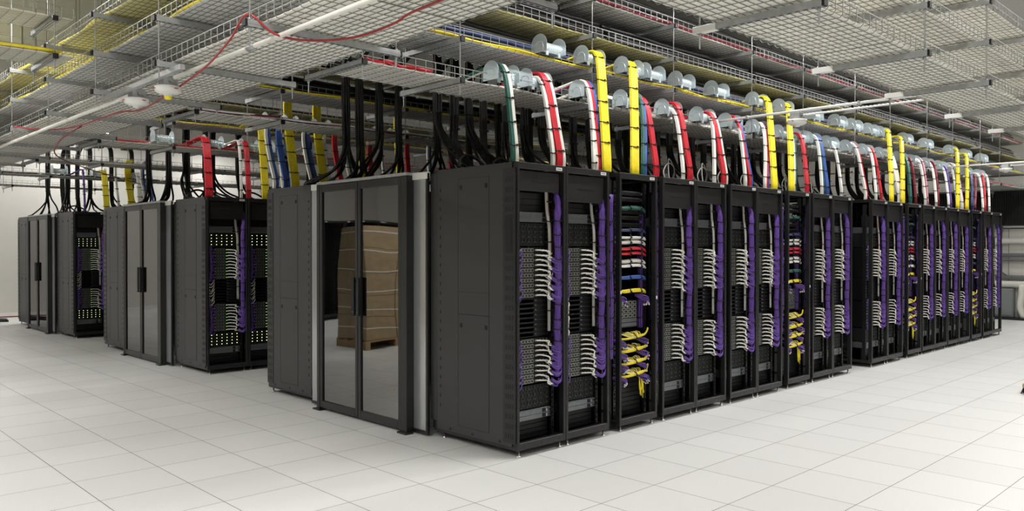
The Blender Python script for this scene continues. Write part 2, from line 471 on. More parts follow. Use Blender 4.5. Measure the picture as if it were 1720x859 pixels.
def m_card(lit):
    def f():
        b = MB(); h = .0405
        b.box(GX0 + .006, GY - .001, 0, GX1 - .006, GY + .03, h, 'gear_black')
        for i in range(4):
            x = GX0 + .100 + i * .0375
            b.box(x, GY - .006, .004, x + .028, GY + .004, .0345, 'port_metal'); b.box(x + .005, GY - .0075, .008, x + .023, GY - .004, .030, 'deep_black')
        for i in range(4):
            x = GX0 + .275 + i * .04; b.box(x, GY - .004, .006, x + .028, GY + .004, .032, 'deep_black')
            b.box(x + .002, GY - .0052, .022, x + .020, GY - .003, .028, 'port_metal')
        x = GX0 + .256
        b.box(x - .002, GY - .008, .014, x + .003, GY - .004, .021, 'led_green' if lit else 'led_dim')
        return b
    return f
def m_blade():
    b = MB(); h = .041
    b.box(GX0 + .004, GY + .02, .002, GX1 - .004, GY + .05, h - .002, 'deep_black')
    b.box(GX0 + .02, GY + .012, .006, GX0 + .26, GY + .024, h - .008, 'deep_black')
    b.tube(crom([(GX0 + .28, GY + .01, .024), (GX0 + .33, GY - .012, .022), (GX0 + .40, GY - .016, .021), (GX0 + .43, GY + .01, .02)], 4), .0035, 'gear_black', 5)
    b.cyl((GX0 + .275, GY + .02, .024), (GX0 + .275, GY - .004, .024), .006, 'gear_silver', 6)
    b.cyl((GX0 + .015, GY + .02, .022), (GX0 + .018, GY - .006, .022), .006, 'lead_white', 6)
    return b
U = .0435
def m_jump(k):
    def f():
        b = MB(); d = (.05, .035, .042)[k]
        return b.tube(crom([(GX0 + .085, GY + .015, .028), (GX0 + .075, GY - .02, .03), (GX0 + .05, GY - d, .004), (GX0 + .02, GY - d, -.022 - .01 * k), (GX0 + .0, GY - .02, -.03)], 4), .0055, 'lead_white', 6)
    return f
def equip(x, y, where, lit, var, detail=2):
    gr = lambda s: s
    def E(name, label, cat, z, group):
        return thing(name, label, cat, (x, y, z), 0, group)
    # blanking plates under the rack top
    hb = (.17, .24, .24, .17)[var % 4]
    o = link('blanking_panel', cached('blank%.2f' % hb, m_blank(hb)), None, (x, y, H - .065 - hb)); tag(o, 'black blanking panel at the top of the ' + where, 'blanking panel', 'blanking panels')
    lh = H - .065 - hb - 2.06
    n = max(2, int(lh / .045))
    o = link('louvred_panel', cached('louv%.2f' % lh, m_louvre(lh - .004, n)), None, (x, y, 2.062)); tag(o, 'black ribbed filler panels above the silver shelf of the ' + where, 'filler panel', 'ribbed filler panels')
    o = link('louvred_panel', cached('louvlow', m_louvre(.16, 4)), None, (x, y, .1)); tag(o, 'black ribbed filler panels at the foot of the ' + where, 'filler panel', 'ribbed filler panels')
    for z, w in ((1.968, 'upper'), (.265, 'lower')):
        o = link('power_shelf', cached('shelf', m_shelf), None, (x, y, z)); tag(o, w + ' silver power shelf in the ' + where, 'power shelf', 'silver power shelves')
    lm = 'led_white' if lit else 'led_dim'
    for z, w in ((1.762, 'upper'), (.36, 'lower')):
        o = link('fan_module', cached('fan' + lm, m_fan(lm)), None, (x, y, z)); tag(o, w + (' fan module with rows of lit dots in the ' if lit else ' black honeycomb fan module in the ') + where, 'fan module', 'fan modules')
    for z, rows, w in ((1.315, 10, 'upper'), (.575, 9, 'lower')):
        t = E('switch_chassis', '%s switch chassis with a grid of silver ports in the %s' % (w, where), 'network switch', z, 'switch chassis')
        link('case', cached('case%d' % rows, m_case(rows * U)), t)
        for k in range(rows): link('line_card', cached('card%d' % lit, m_card(lit)), t, (0, 0, k * U + .001))
    t = E('blade_enclosure', 'black blade enclosure between the two port grids of the ' + where, 'server', .975, 'blade enclosures')
    link('case', cached('bladecase', m_case(.335)), t)
    for k in range(8): link('blade', cached('blade', m_blade), t, (0, 0, k * .0415 + .002))
    if lit or var == 1:
        for k in range(8): tag(link('white_lead', cached(('jump', k % 3), m_jump(k % 3)), t, (0, 0, k * .0415 + .002)), 'white jumper lead', None)

# ---- purple harness of a compute rack: trunk, ties, white leads, purple fan-out loops
def trunk_path(var):
    r = random.Random(100 + var); tx = .545
    return [(tx + .02, .10, 2.26), (tx + .012, .06, 2.12), (tx - .008 + r.uniform(-.01, .01), .045, 1.95), (tx - .004, .045, 1.6), (tx + r.uniform(-.012, .008), .045, 1.3),
            (tx - .008, .048, 1.0), (tx - .004, .045, .8), (tx - .012, .05, .62)]
def m_trunk(var):
    def f():
        b = MB(); P = crom(trunk_path(var), 7); r = random.Random(var)
        offs = [(0, 0)] + [(.0215 * math.cos(a * PI / 4), .019 * math.sin(a * PI / 4)) for a in range(8)]
        for i, (ox, oy) in enumerate(offs):
            ph = r.uniform(0, 6); pts = []
            for k, p in enumerate(P):
                s = 1.0 if 3 < k < len(P) - 4 else .7
                w = 1 + .16 * math.sin(k * 1.1 + ph)
                pts.append((p.x + ox * s * w, p.y + oy * s * w, p.z))
            b.tube(pts, .0115, 'purple', 6)
        return b
    return f
def m_tie(rx, ry):
    def f():
        b = MB(); n = 14
        pts = [(rx * math.cos(2 * PI * i / n), ry * math.sin(2 * PI * i / n), .004 * math.sin(2 * PI * i / n)) for i in range(n + 1)]
        b.tube(pts, .0055, 'tie_black', 5, False); b.cbox((rx * .2, -ry - .004, 0), (.014, .012, .012), 'tie_black'); return b
    return f
def m_lead(var, k):
    def f():
        r = random.Random(var * 31 + k); b = MB()
        sx = GX0 + .265; ex = .497 + r.uniform(-.03, .015); dz = ((k // 2) * 2 + .55 - k) * U - r.uniform(.02, .05); g = k % 3
        zc = (g - 1) * .01
        P = [(sx, GY + .003, .02), (sx + .04, GY - .03, .022 + r.uniform(-.004, .006)), (sx + .11, GY - .05 - r.uniform(0, .025), .018 + dz * .22), (ex - .05, GY - .075, dz * .7 + .004), (ex, GY - .065, dz - zc * .3)]
        Q = crom(P, 4); b.tube(Q, .0066, 'lead_white', 6)
        b.cyl((sx, GY + .004, .02), (sx + .012, GY - .012, .02), .0082, 'port_metal', 6)
        e = Q[-1]
        b.tube(crom([e, (e.x + .03, e.y - .02, e.z - .012), (.53, .04, e.z - .01 + r.uniform(-.02, .02)), (.55, .04, e.z + .05)], 4), .0066, 'purple', 6)
        return b
    return f
def m_shortlead(var, k):
    def f():
        r = random.Random(var * 17 + k); b = MB(); sx = GX0 + .355 + r.uniform(-.03, .03)
        Q = crom([(sx, GY, .012), (sx + .02, GY - .03, .012), (sx + .05 + r.uniform(0, .02), GY - .05, -.012 - r.uniform(0, .02)), (sx + .075, GY - .05, -.02 + r.uniform(-.02, .02))], 3)
        b.tube(Q, .005, 'lead_white', 5); return b
    return f
def m_loop(var, k):
    def f():
        r = random.Random(var * 13 + k * 7); b = MB()
        for i in range(3):
            z = r.uniform(-.02, .02); d = r.uniform(.0, .02)
            b.tube(crom([(.478, .066, z), (.52, .028, z - .02 - d), (.566, .026, z - .005), (.576, .03, z + .06), (.556, .042, z + .13)], 5), .009, 'purple', 6)
        return b
    return f
def m_tangle(var, n):
    def f():
        r = random.Random(var + 5); b = MB(); h = n * U
        for i in range(n):
            z = i * U + .02
            for q in range(2):
                x = GX0 + .085 - q * .03 + r.uniform(-.006, .006); d = r.uniform(.03, .06)
                b.tube(crom([(x, GY + .004, z), (x - .008, GY - d * .7, z - .004), (x - .045, GY - d, z - .035 - r.uniform(0, .02)), (GX0 + .006, GY - d * .6, z - .05)], 3), .0056, 'purple', 5)
                b.cyl((x, GY + .006, z), (x, GY - .012, z), .008, 'lead_white', 5)
        for q in range(3):
            b.tube(crom([(GX0 + .004 + q * .010, GY - .03, -.02), (GX0 + .01 + q * .008, GY - .045, h * .4), (GX0 + .002 + q * .01, GY - .035, h + .03)], 5), .007, 'purple', 5)
        return b
    return f
def m_trunkcord(col, rr, var, z1=1.72):
    def f():
        r = random.Random(var); b = MB(); x = .475 if col == 'c_white' else .505
        P = crom([(x - .02, .11, 2.40), (x - .02, .10, 2.1), (x, .09, 1.9 + .03), (x + .008, .09, z1), (x + .012, .10, 1.35), (x + .012, .10, 1.02)], 6)
        if col == 'c_white':
            for o in (-.008, .008): b.tube([(p.x + o, p.y, p.z) for p in P], rr, 'cord_grey_and_shaded', 6)  # white cords drawn grey, shade inside the rack put into the colour
        else:
            for o in (-.012, 0, .012): b.tube([(p.x + o, p.y + .02, p.z) for p in P if p.z > 1.5], rr, col, 6)
        return b
    return f
def harness(x, y, where, var, detail):
    v = var % 4
    t = link('cable_harness', cached(('trunk', v), m_trunk(v)), None, (x, y, 0))
    tag(t, 'thick purple cable harness with white leads down the ' + where, 'cable harness', 'purple harnesses of the compute racks')
    tie = cached('tie_trunk', m_tie(.036, .034)); P = crom(trunk_path(v), 7)
    for z in (2.0, 1.9, 1.78, 1.62, 1.45, 1.27, 1.16, 1.03, .9):
        p = min(P, key=lambda q: abs(q.z - z - .03 * math.sin(v + z * 9))); link('cable_tie', tie, t, (p.x, p.y, p.z))
    for z0, rows in ((1.315, 10), (.575, 9)):
        for k in range(rows):
            link('white_lead', cached(('lead', v, k), m_lead(v, k)), t, (0, 0, z0 + k * U))
            if detail > 1: link('white_lead', cached(('slead', v, k), m_shortlead(v, k)), t, (0, 0, z0 + k * U))
        for k in range(5): link('purple_loop', cached(('loop', v, k), m_loop(v, k)), t, (0, 0, z0 + .02 + k * rows * U / 5.5))
    for z0, rows, w in ((1.315, 10, 'upper'), (.575, 9, 'lower')):
        o = link('jumper_bundle', cached(('tangle', v, rows), m_tangle(v * 3 + rows, rows)), None, (x, y, z0))
        tag(o, 'tangle of purple jumpers at the %s port grid of the %s' % (w, where), 'cable bundle', 'purple jumper tangles')
    o = link('cord_bundle', cached(('wcord', v), m_trunkcord('c_white', .0085, v)), None, (x, y, 0)); tag(o, 'white cable pair hanging beside the purple harness of the ' + where, 'cable bundle', 'white vertical cable pairs')
    for z in (2.15, 1.98, 1.8, 1.2): link('cable_tie', cached('tie_small', m_tie(.022, .016)), o, (.475 if z > 1.9 else .485, .094, z))
    if v % 2 == 0:
        o = link('cord_bundle', cached(('rcord', v), m_trunkcord('c_darkred', .008, v)), None, (x, y, 0)); tag(o, 'dark red cable bundle behind the white pair in the ' + where, 'cable bundle', 'dark red vertical cable bundles')

# ---- network racks
def m_sw1():
    b = MB(); b.chbox(GX0, GY, 0, GX1, GY + .4, .042, 'gear_black', .003)
    for i in range(12): b.box(GX0 + .02 + i * .033, GY - .003, .01, GX0 + .046 + i * .033, GY + .002, .032, 'deep_black')
    b.box(GX0 + .01, GY - .003, .034, GX0 + .40, GY + .001, .037, 'gear_silver'); b.cyl((GX1 - .02, GY - .004, .02), (GX1 - .02, GY + .002, .02), .006, 'gear_silver', 8)
    return b
def m_cage():
    b = MB(); b.chbox(GX0, GY, 0, GX1 - .09, GY + .4, .27, 'gear_black', .004)
    for i in range(5):
        for j in range(4):
            x = GX0 + .015 + i * .068; z = .10 + j * .042
            b.box(x, GY - .006, z, x + .056, GY + .003, z + .034, 'port_metal'); b.box(x + .012, GY - .008, z + .007, x + .044, GY - .004, z + .027, 'deep_black')
    for z in (.012, .055): b.box(GX0 + .01, GY - .006, z, GX1 - .10, GY + .003, z + .036, 'gear_silver')
    return b
def m_hbundle(col, n, seed, yoff=.0, taper=True):
    def f():
        r = random.Random(seed); b = MB()
        for i in range(n):
            dz = r.uniform(-.012, .012); dy = r.uniform(-.01, .015)
            b.tube(crom([(GX0 - .01, GY - .03 + dy, dz * .5), (GX0 + .1, GY - .055 + dy, dz), (GX0 + .25, GY - .06 + dy, dz + .006 + r.uniform(-.004, .004)), (GX0 + .38, GY - .055 + dy, dz), (GX1 + .01, GY - .02 + dy, dz * .5 - .02)], 5), .0085, col, 6)
        return b
    return f
def m_fanout(seed):
    def f():
        r = random.Random(seed); b = MB()
        for i in range(11):
            x0 = GX0 + .04 + i * .030
            b.tube(crom([(x0, GY, .02 + r.uniform(0, .03)), (x0 + .01, GY - .04, .03 + r.uniform(0, .02)), (x0 * .5 + .19, GY - .075, .008 + r.uniform(-.006, .01)), (.44, GY - .07, .018 + r.uniform(-.006, .006))], 4), .0058, 'c_yellow' if i % 4 else 'lead_white', 5)
        for i in range(5):
            q = r.uniform(-.008, .008)
            b.tube(crom([(GX0 - .005, GY - .05, q), (GX0 + .08, GY - .07, -.008 + q), (.30, GY - .08, .0 + q), (.44, GY - .075, .014 + q), (.50, GY - .07, .04 + q), (.535, GY - .06, .075 + q)], 4), .0085, 'c_yellow', 6)
        return b
    return f
def m_purpleclump(seed, tail, xs):
    def f():
        r = random.Random(seed); b = MB()
        for x0 in (xs,):
            for i in range(9):
                z = -.012 - r.uniform(0, .05); y = GY - .05 - r.uniform(0, .045); w = r.uniform(.04, .09)
                P = crom([(x0 - .07, GY - .02, z * .3), (x0, y, z), (x0 + w * .7, y - .01, z - .02), (x0 + w, y + .01, z - .045)], 4)
                b.tube(P, .0062, 'purple', 5); e = P[-1]
                b.cyl(e, (e.x + .006, e.y - .004, e.z - .016), .0075, 'lead_white', 6)
        if tail:
            for i in range(8):
                x = .42 + r.uniform(-.03, .03); b.tube(crom([(x, GY - .05, -.04), (x + r.uniform(-.02, .03), GY - .06, -.12), (x + r.uniform(-.06, .04), GY - .05, -.2 - r.uniform(0, .06))], 4), .0045, 'c_yellow', 5)
        return b
    return f
def m_vtrunk(col, n, seed, rr=.011, z0=.75, z1=2.3):
    def f():
        r = random.Random(seed); b = MB()
        for i in range(n):
            a = 2 * PI * i / n; ox, oy = .025 * math.cos(a), .022 * math.sin(a)
            if i == 0: ox = oy = 0
            ph = r.uniform(0, 6)
            b.tube([(ox + .006 * math.sin(z * 5 + seed), oy + .004 * math.sin(z * 11 + ph), z) for z in [z0 + (z1 - z0) * k / 16 for k in range(17)]], rr, col, 6)
        return b
    return f
def vtrunk(x, y, label, seed, z0=.75, z1=2.3, col='purple', group='purple trunks beside the network racks', n=9):
    o = link('purple_cable_bundle', cached(('vtr', col, seed % 3, z0, n), m_vtrunk(col, n, seed % 3, z0=z0, z1=z1)), None, (x, y, 0)); tag(o, label, 'cable bundle', group)
    k = 0; z = z0 + .1
    while z < z1 - .05:
        link('cable_tie', cached('tie_v', m_tie(.040, .037)), o, (.006 * math.sin(z * 5 + seed % 3), 0, z)); z += .19 + .05 * ((k + seed) % 3); k += 1
    return o
def netgear(x, y, where, seed):
    for k, z in enumerate((2.26, 2.20, 2.08, 2.02, 1.95)):
        o = link('network_switch', cached('sw1', m_sw1), None, (x, y, z)); tag(o, '%s black slim switch from the top of the %s' % (ORD[k], where), 'network switch', 'slim switches in the network racks')
    hb = [('c_green', 5, 2.13, 'green'), ('c_navy', 5, 1.915, 'navy blue'), ('c_white', 5, 1.85, 'topmost white'), ('c_white', 5, 1.80, 'second white'), ('c_red', 5, 1.735, 'upper red'), ('c_red', 4, 1.69, 'lower red'),
          ('c_white', 5, 1.615, 'third white'), ('c_white', 5, 1.57, 'lowest white'), (('c_blue', 'c_green', 'c_white', 'c_navy')[seed % 4], 6, 1.455, ('blue', 'bright green', 'low white', 'low navy')[seed % 4]), ('c_yellow', 8, 1.325, 'yellow')]
    for i, (c, n, z, w) in enumerate(hb):
        if seed == 0 and i == 0: pass
        o = link('cable_bundle', cached(('hb', c, n, i % 3), m_hbundle(c, n, i % 3 + n)), None, (x, y, z)); tag(o, '%s cable bundle lying across the front of the %s' % (w, where), 'cable bundle', 'bundles across the network racks')
        for tx in (.24, .41): 
            q = link('cable_tie', cached('tie_h', m_tie(.024, .026)), o, (tx, GY - .055, .002)); q.rotation_euler = (0, PI / 2, 0)
    o = link('router', cached('cage', m_cage), None, (x, y, .965)); tag(o, 'black router with rows of silver port cages in the ' + where, 'router', 'routers in the network racks')
    for k, z in enumerate((.875, .755, .635, .515)):
        o = link('fibre_fanout', cached(('fo', k), m_fanout(k + 3)), None, (x, y, z)); tag(o, '%s yellow fibre fan-out from the top in the %s' % (ORD[k], where), 'cable bundle', 'yellow fan-outs in the network racks')
        for q, xs in enumerate((GX0 + .02, .44)): tag(link('purple_loops', cached(('pc', k, q), m_purpleclump(k + 9 + q * 5, k == 3 and q, xs)), o), 'purple loops with white tips', None)
        q = link('cable_tie', cached('tie_h', m_tie(.024, .026)), o, (.30, GY - .08, .0)); q.rotation_euler = (0, PI / 2, 0)
    for q, xs in enumerate((GX0 + .02, .44)):
        o = link('loose_loops', cached(('pc', 7, q), m_purpleclump(21 + q, False, xs)), None, (x, y, 1.30)); tag(o, 'purple loops under the %s end of the yellow bundle in the %s' % (('near', 'far')[q], where), 'cable bundle', 'purple loops in the network racks')
    o = link('louvred_panel', cached('louvnet', m_louvre(.36, 8)), None, (x, y, .1)); tag(o, 'black ribbed filler panels at the foot of the ' + where, 'filler panel', 'ribbed filler panels')
    vtrunk(x + .535, y + .16, 'purple cable trunk inside the ' + where, seed, .95, 2.1, group='purple trunks inside the network racks')

PITCH = 6.096
YF, YB, X0 = 4.673, 9.0, 4.581
ROW = [(4.581, 'c'), (5.183, 'c'), (5.935, 'n'), (6.625, 'c'), (7.228, 'c'), (7.915, 'c'), (8.518, 'c'), (9.262, 'n'), (9.935, 'c'), (10.538, 'c'),
       (11.83, 'c'), (12.433, 'c'), (13.235, 'n'), (13.89, 'c'), (14.493, 'c'), (15.135, 'c'), (15.738, 'c'), (16.44, 'n'), (17.15, 'c'), (17.753, 'c')]
ci = 0
for i, (x, k) in enumerate(ROW):
    w = ordw(i) + ' near-row rack'
    if k == 'c':
        desc = 'open black server rack with purple cabling, %s in the near row from the close corner' % ordw(i)
        rack(x, YF, endpanel=(i == 0), label=desc, group='open racks of the near row', slotleft=(x == 11.83))
        equip(x, YF, w, 0, ci % 4 if i else 0)
        harness(x, YF, w, (0, 1, 0, 3, 2, 1, 0, 3)[ci % 8], 2 if x < 12 else 1); ci += 1
    else:
        desc = 'open black network rack with yellow fan-outs, %s in the near row from the close corner' % ordw(i)
        RK = rack(x, YF, label=desc, name='network_rack', group='network racks of the near row')
        tg = cached('posttag', lambda: MB().chbox(0, -.0025, 0, .02, 0, .03, 'sticker', .001))
        tag(link('asset_tag', tg, RK, (.006, -.0005, 1.31)), 'white tag', None); tag(link('asset_tag', tg, RK, (W - .026, -.0005, 1.24)), 'white tag', None)
        netgear(x, YF, w, {2: 0, 7: 1, 12: 2, 17: 3}[i])
        for a, c, wd in ((x - .148, x - .004, 'before'), (x + W + .004, x + W + .086, 'after')):
            if x + W + .09 > 17.1 and wd == 'after' and x > 16: c = x + W + .1
            b = MB(); b.box(a, .10, .05, c, .11, H - .06, 'deep_black')
            for kk in range(9): b.box(a + .004, .0, .2 + kk * .25, a + .012, .101, .225 + kk * .25, 'frame_black')
            tag(link('cable_manager', b.mesh('cable_manager'), None, (0, YF, 0)), 'black vertical cable manager standing %s the ' % wd + w, 'cable manager', 'vertical cable managers')
        vtrunk(x - .076, YF + .062, 'purple cable trunk standing before the ' + w, i, .7, 2.25)
        vtrunk(x + W + .042, YF + .064, 'purple cable trunk standing after the ' + w, i + 1, .5, 2.3)
PODN = ['near', 'middle', 'far']
for p, n in ((1, 4), (2, 3)):
    y = YF + PITCH * p
    for k in range(n):
        x = X0 + .602 * k; w = '%s %s-row rack' % (ordw(k), PODN[p])
        rack(x, y, endpanel=(k == 0), label='open black server rack with green lit ports, %s from the aisle in the %s row' % (ordw(k), PODN[p]), group='open racks of the rear rows')
        equip(x, y, w, 1, k + p); harness(x, y, w, k + p, 1)
for p in range(3):
    y = YB + PITCH * p
    for k in range((16, 4, 4)[p]):
        rack(X0 + .602 * k, y, back=True, endpanel=(k == 0), label='closed black rack end panel facing the aisle, beyond the glass doors of the %s pod' % PODN[p] if k == 0 else '%s back-row rack from the aisle, hidden beyond the glass doors of the %s pod' % (ordw(k), PODN[p]), group='back row racks')

for k in range(6):
    rack(-1.6 - .602 * k, YF + 2 * PITCH, label='black rack across the aisle, mirrored in the near glass doors, %s from the aisle' % ordw(k), group='racks across the aisle')
# ------------------------------------------------------------------ hot aisle doors
def doors(p):
    y0 = PITCH * p; xd = 4.45; t = thing('containment_door', 'black framed double glass door closing the hot aisle of the %s pod' % PODN[p], 'door', (xd, y0, 0), 0, 'hot aisle doors')
    b = MB()                                                       # fixed frame: posts, header and threshold
    b.chbox(0, 6.02, .012, .11, 6.115, 2.43, 'frame_black', .005); b.chbox(.0, 7.585, .012, .09, 7.64, 2.43, 'frame_black', .005)
    b.chbox(.0, 6.02, 2.425, .09, 7.64, 2.455, 'galv', .003)
    b.chbox(-.035, 5.99, .0, .06, 6.13, .018, 'frame_black', .004); b.chbox(-.03, 7.54, 0, .05, 7.68, .018, 'frame_black', .004)
    link('door_frame', b.mesh('door_frame'), t)
    for a, c in ((6.118, 6.845), (6.855, 7.582)):
        b = MB(); s = .055; z0, z1 = .03, 2.42
        b.chbox(.005, a, z0, .045, a + s * .8, z1, 'frame_black', .004); b.chbox(.005, c - s * .8, z0, .045, c, z1, 'frame_black', .004)
        b.chbox(.006, a + s * .8, z0, .044, c - s * .8, z0 + .075, 'frame_black', .004); b.chbox(.006, a + s * .8, z1 - .075, .044, c - s * .8, z1, 'frame_black', .004)
        lf = link('door_leaf', b.mesh('door_leaf'), t)
        link('glass_pane', MB().box(.022, a + s * .7, z0 + .06, .028, c - s * .7, z1 - .06, 'door_glass').mesh('glass_pane'), lf)
        hy = c - .036 if a < 6.5 else a + .036
        h = MB(); h.chbox(-.03, hy - .021, 1.06, -.004, hy + .021, 1.45, 'deep_black', .004); h.box(-.006, hy - .014, 1.08, .006, hy + .014, 1.12, 'deep_black'); h.box(-.006, hy - .014, 1.39, .006, hy + .014, 1.43, 'deep_black')
        h.cyl((-.032, hy, 1.10), (-.03, hy, 1.10), .006, 'gear_silver', 8)
        link('handle', h.mesh('handle'), lf)
    for a, c, xo in ((5.80, 6.025, .075), (7.64, 7.905, .09)):
        b = MB(); b.chbox(xo, a, .02, xo + .03, a + .028, 2.44, 'frame_black', .003); b.chbox(xo, a + .028, .02, xo + .03, c, .05, 'frame_black', .003)
        b.chbox(xo - .004, a, 2.385, xo + .035, c, 2.45, 'white_plastic', .003)
        f = link('infill_frame', b.mesh('infill_frame'), t)
        sh = MB().box(xo + .010, a + .026, .045, xo + .018, c, 2.39, 'poly_sheet')
        tag(link('clear_sheet', sh.mesh('clear_sheet'), f), 'ribbed clear plastic sheet', None)
for p in range(3): doors(p)

# ------------------------------------------------------------------ overhead trays
LV = {'A': 3.155, 'B': 3.495, 'C': 3.835, 'D': 4.195}
LEVW = {'A': 'lowest', 'B': 'second', 'C': 'third', 'D': 'top'}
SL = 3.048
def m_tray(L, w):
    def f():
        b = MB(); r = .0029; h = .105; nx = int(round(L / .1016)); ny = int(round(w / .0508))
        for k in range(nx + 1):
            x = min(L - .004, max(.004, L * k / nx)); c = .018
            b.tube([(x, -w / 2, h), (x, -w / 2, c), (x, -w / 2 + c, 0), (x, w / 2 - c, 0), (x, w / 2, c), (x, w / 2, h)], r, 'wire', 4)
        for k in range(1, ny):
            y = -w / 2 + w * k / ny; b.tube([(0, y, .005), (L, y, .005)], r, 'wire', 4)
        for sd in (-1, 1):
            for z in (.05, h): b.tube([(0, sd * (w / 2 - .004 * (z < h)), z), (L, sd * (w / 2 - .004 * (z < h)), z)], r * 1.15, 'wire', 4)
        return b
    return f
def m_liner(L, w, m, seed):
    def f():
        b = MB(); r = random.Random(seed); nx = int(L / .0508); prof = [(-w / 2 + .022, .0135), (-w / 2 + .04, .0105), (-w / 4, .010), (0, .0105), (w / 4, .010), (w / 2 - .04, .0105), (w / 2 - .022, .0135)]
        k = len(prof); n0 = len(b.v)
        for lay in (0, .003):
            for i in range(nx + 1):
                x = L * i / nx
                for j, (y, z) in enumerate(prof):
                    wv = (.0045 * math.sin(i * PI + .5) + .003 * math.sin(i * .37 + seed)) if j in (0, k - 1) else .0012 * math.sin(i * .9 + j)
                    b.v.append((min(max(x, .004), L - .004), y, max(.0088, z + wv) + lay))
        N = (nx + 1) * k
        for i in range(nx):
            for j in range(k - 1):
                a = n0 + i * k + j
                b.face([a, a + 1, a + k + 1, a + k], m, True); b.face([a + N, a + N + k, a + N + k + 1, a + N + 1], m, True)
        for i in range(nx):
            for j in (0, k - 1):
                a = n0 + i * k + j; b.face([a, a + k, a + k + N, a + N], m)
        return b
    return f
def tray(x, y, z, rz, w, L, sheet, label, group, seed=0):
    o = link('cable_tray', cached(('tray', round(L, 3), w), m_tray(L, w)), None, (x, y, z), rz); tag(o, label, 'cable tray', group)
    if sheet: link('liner_sheet', cached(('liner', round(L, 3), w, sheet, seed % 3), m_liner(L, w, sheet, seed % 3)), o)
    return o
def m_strut(L):
    def f():
        b = MB(); h, t, w = .041, .003, .041
        b.box(-w / 2, 0, -h, w / 2, L, -h + t, 'galv')
        for s in (-1, 1):
            b.box(s * w / 2 - (t if s > 0 else 0), 0, -h, s * w / 2 + (0 if s > 0 else t), L, 0, 'galv')
            b.box(s * w / 2 - (.010 if s > 0 else 0), 0, -t, s * w / 2 + (0 if s > 0 else .010), L, 0, 'galv')
            b.box(s * (w / 2 + .0006) - .0006, .0, -h * .62, s * (w / 2 + .0006) + .0006, L, -h * .40, 'galv')
        k = .05
        while k < L - .05:
            b.box(-.007, k, -h - .0008, .007, k + .028, -h + .0006, 'deep_black'); k += .05
        return b
    return f
def m_cap(m):
    def f():
        b = MB(); b.chbox(-.0225, -.006, -.043, .0225, .012 if m == 'deep_black' else .16, .0015, m, .002); return b
    return f
def m_rod(z0, z1):
    def f():
        b = MB(); b.cyl((0, 0, z0), (0, 0, z1), .0058, 'rod_steel', 6); return b
    return f
def m_nuts():
    b = MB(); b.cyl((0, 0, -.063), (0, 0, .015), .0062, 'rod_steel', 6); b.cyl((0, 0, -.062), (0, 0, -.042), .011, 'rod_steel', 6); b.box(-.02, -.02, -.0435, .02, .02, -.041, 'rod_steel'); b.box(-.02, -.02, 0, .02, .02, .004, 'rod_steel'); b.cyl((0, 0, .003), (0, 0, .014), .011, 'rod_steel', 6); return b
def hanger(x, y, span, levels, label, group, rz=0.0, cap0='deep_black', cap1='deep_black', tail=.10):
    "two threaded rods carrying one strut per level; local y runs along the strut"
    t = thing('trapeze_hanger', label, 'hanger', (x, y, RH), rz, group); zb = min(LV[l] for l in levels)
    for yy in (0, span): link('threaded_rod', cached(('rod', zb), m_rod(zb - tail - .045 - RH, 0)), t, (0, yy, 0))
    for l in levels:
        z = LV[l] - .006 - RH
        s = link('strut', cached(('strut', round(span, 2)), m_strut(span + .07)), t, (0, -.035, z))
        tag(link('end_cap', cached(('cap', cap0), m_cap(cap0)), s), 'white plastic end cap' if cap0 != 'deep_black' else 'black end cap', None)
        c = link('end_cap', cached(('cap', cap1), m_cap(cap1)), s, (0, span + .07, 0), PI); tag(c, 'white plastic end cap' if cap1 != 'deep_black' else 'black end cap', None)
        for yy in (0, span): link('nut', cached('nut', m_nuts), s, (0, yy + .035, 0))
    return t
SHW = {'A': 'sheet_white', 'B': 'sheet_white', 'C': 'sheet_white', 'D': 'sheet_grey'}
SHC = {'A': 'sheet_white', 'B': 'sheet_cream', 'C': 'sheet_cream'}
SHEET = {'A': 'sheet_white', 'B': 'sheet_grey', 'C': 'sheet_yellow', 'D': 'sheet_grey'}
HX = [4.26]
while HX[-1] < 19: HX += [HX[-1] + 1.68, HX[-1] + 3.048]
def run(name, yc, half, x0, n, levels, hx, gname, w=.61, step=1, cap0='deep_black', cap1='deep_black', sheets=SHEET):
    for l in levels:
        for k in range(n):
            tray(x0 + k * SL * step if step > 0 else x0 - (k + 1) * SL, yc, LV[l], 0, w, SL - .004, sheets[l],
                 '%s %s-tier mesh tray from the cross aisle %s' % (ordw(k), LEVW[l], name), 'mesh trays ' + name, k + ord(l))
    for i, x in enumerate(hx):
        hanger(x, yc - half, 2 * half, levels, '%s rod hanger from the cross aisle, trays %s' % (ordw(i), name), 'tray hangers ' + name, 0, cap0, cap1)
run('above the near rack row', 5.41, .39, 3.36, 6, 'ABCD', [3.31] + HX, 'near')
run('behind the near glass doors', 8.46, .41, 3.36, 4, 'ABC', [3.31] + HX[:8], 'nearback')
run('above the middle rack row', 5.41 + PITCH, .39, 3.36, 3, 'ABC', [3.31] + HX[:5], 'mid')
run('behind the middle glass doors', 8.46 + PITCH, .41, 3.36, 2, 'AB', [3.31] + HX[:4], 'midback')
run('above the far rack row', 5.41 + 2 * PITCH, .39, 3.36, 2, 'AB', [3.31] + HX[:4], 'far')
run('behind the far glass doors', 8.46 + 2 * PITCH, .41, 3.36, 1, 'A', [3.31] + HX[:2], 'farback')
HN = [2.85, 4.38, 6.05, 7.50, 9.11, 10.62, 12.2, 13.7, 15.25, 16.75, 18.3]
run('over the front aisle', 2.42, .39, 2.6, 5, 'ABC', HN, 'front', w=.66, cap1='white_plastic', sheets=SHW)
run('over the open floor', -.63, .39, 2.6, 5, 'BC', HN[1:], 'open', w=.66, cap1='white_plastic', sheets=SHW)
HW = [2.02, .4, -1.1, -2.6]
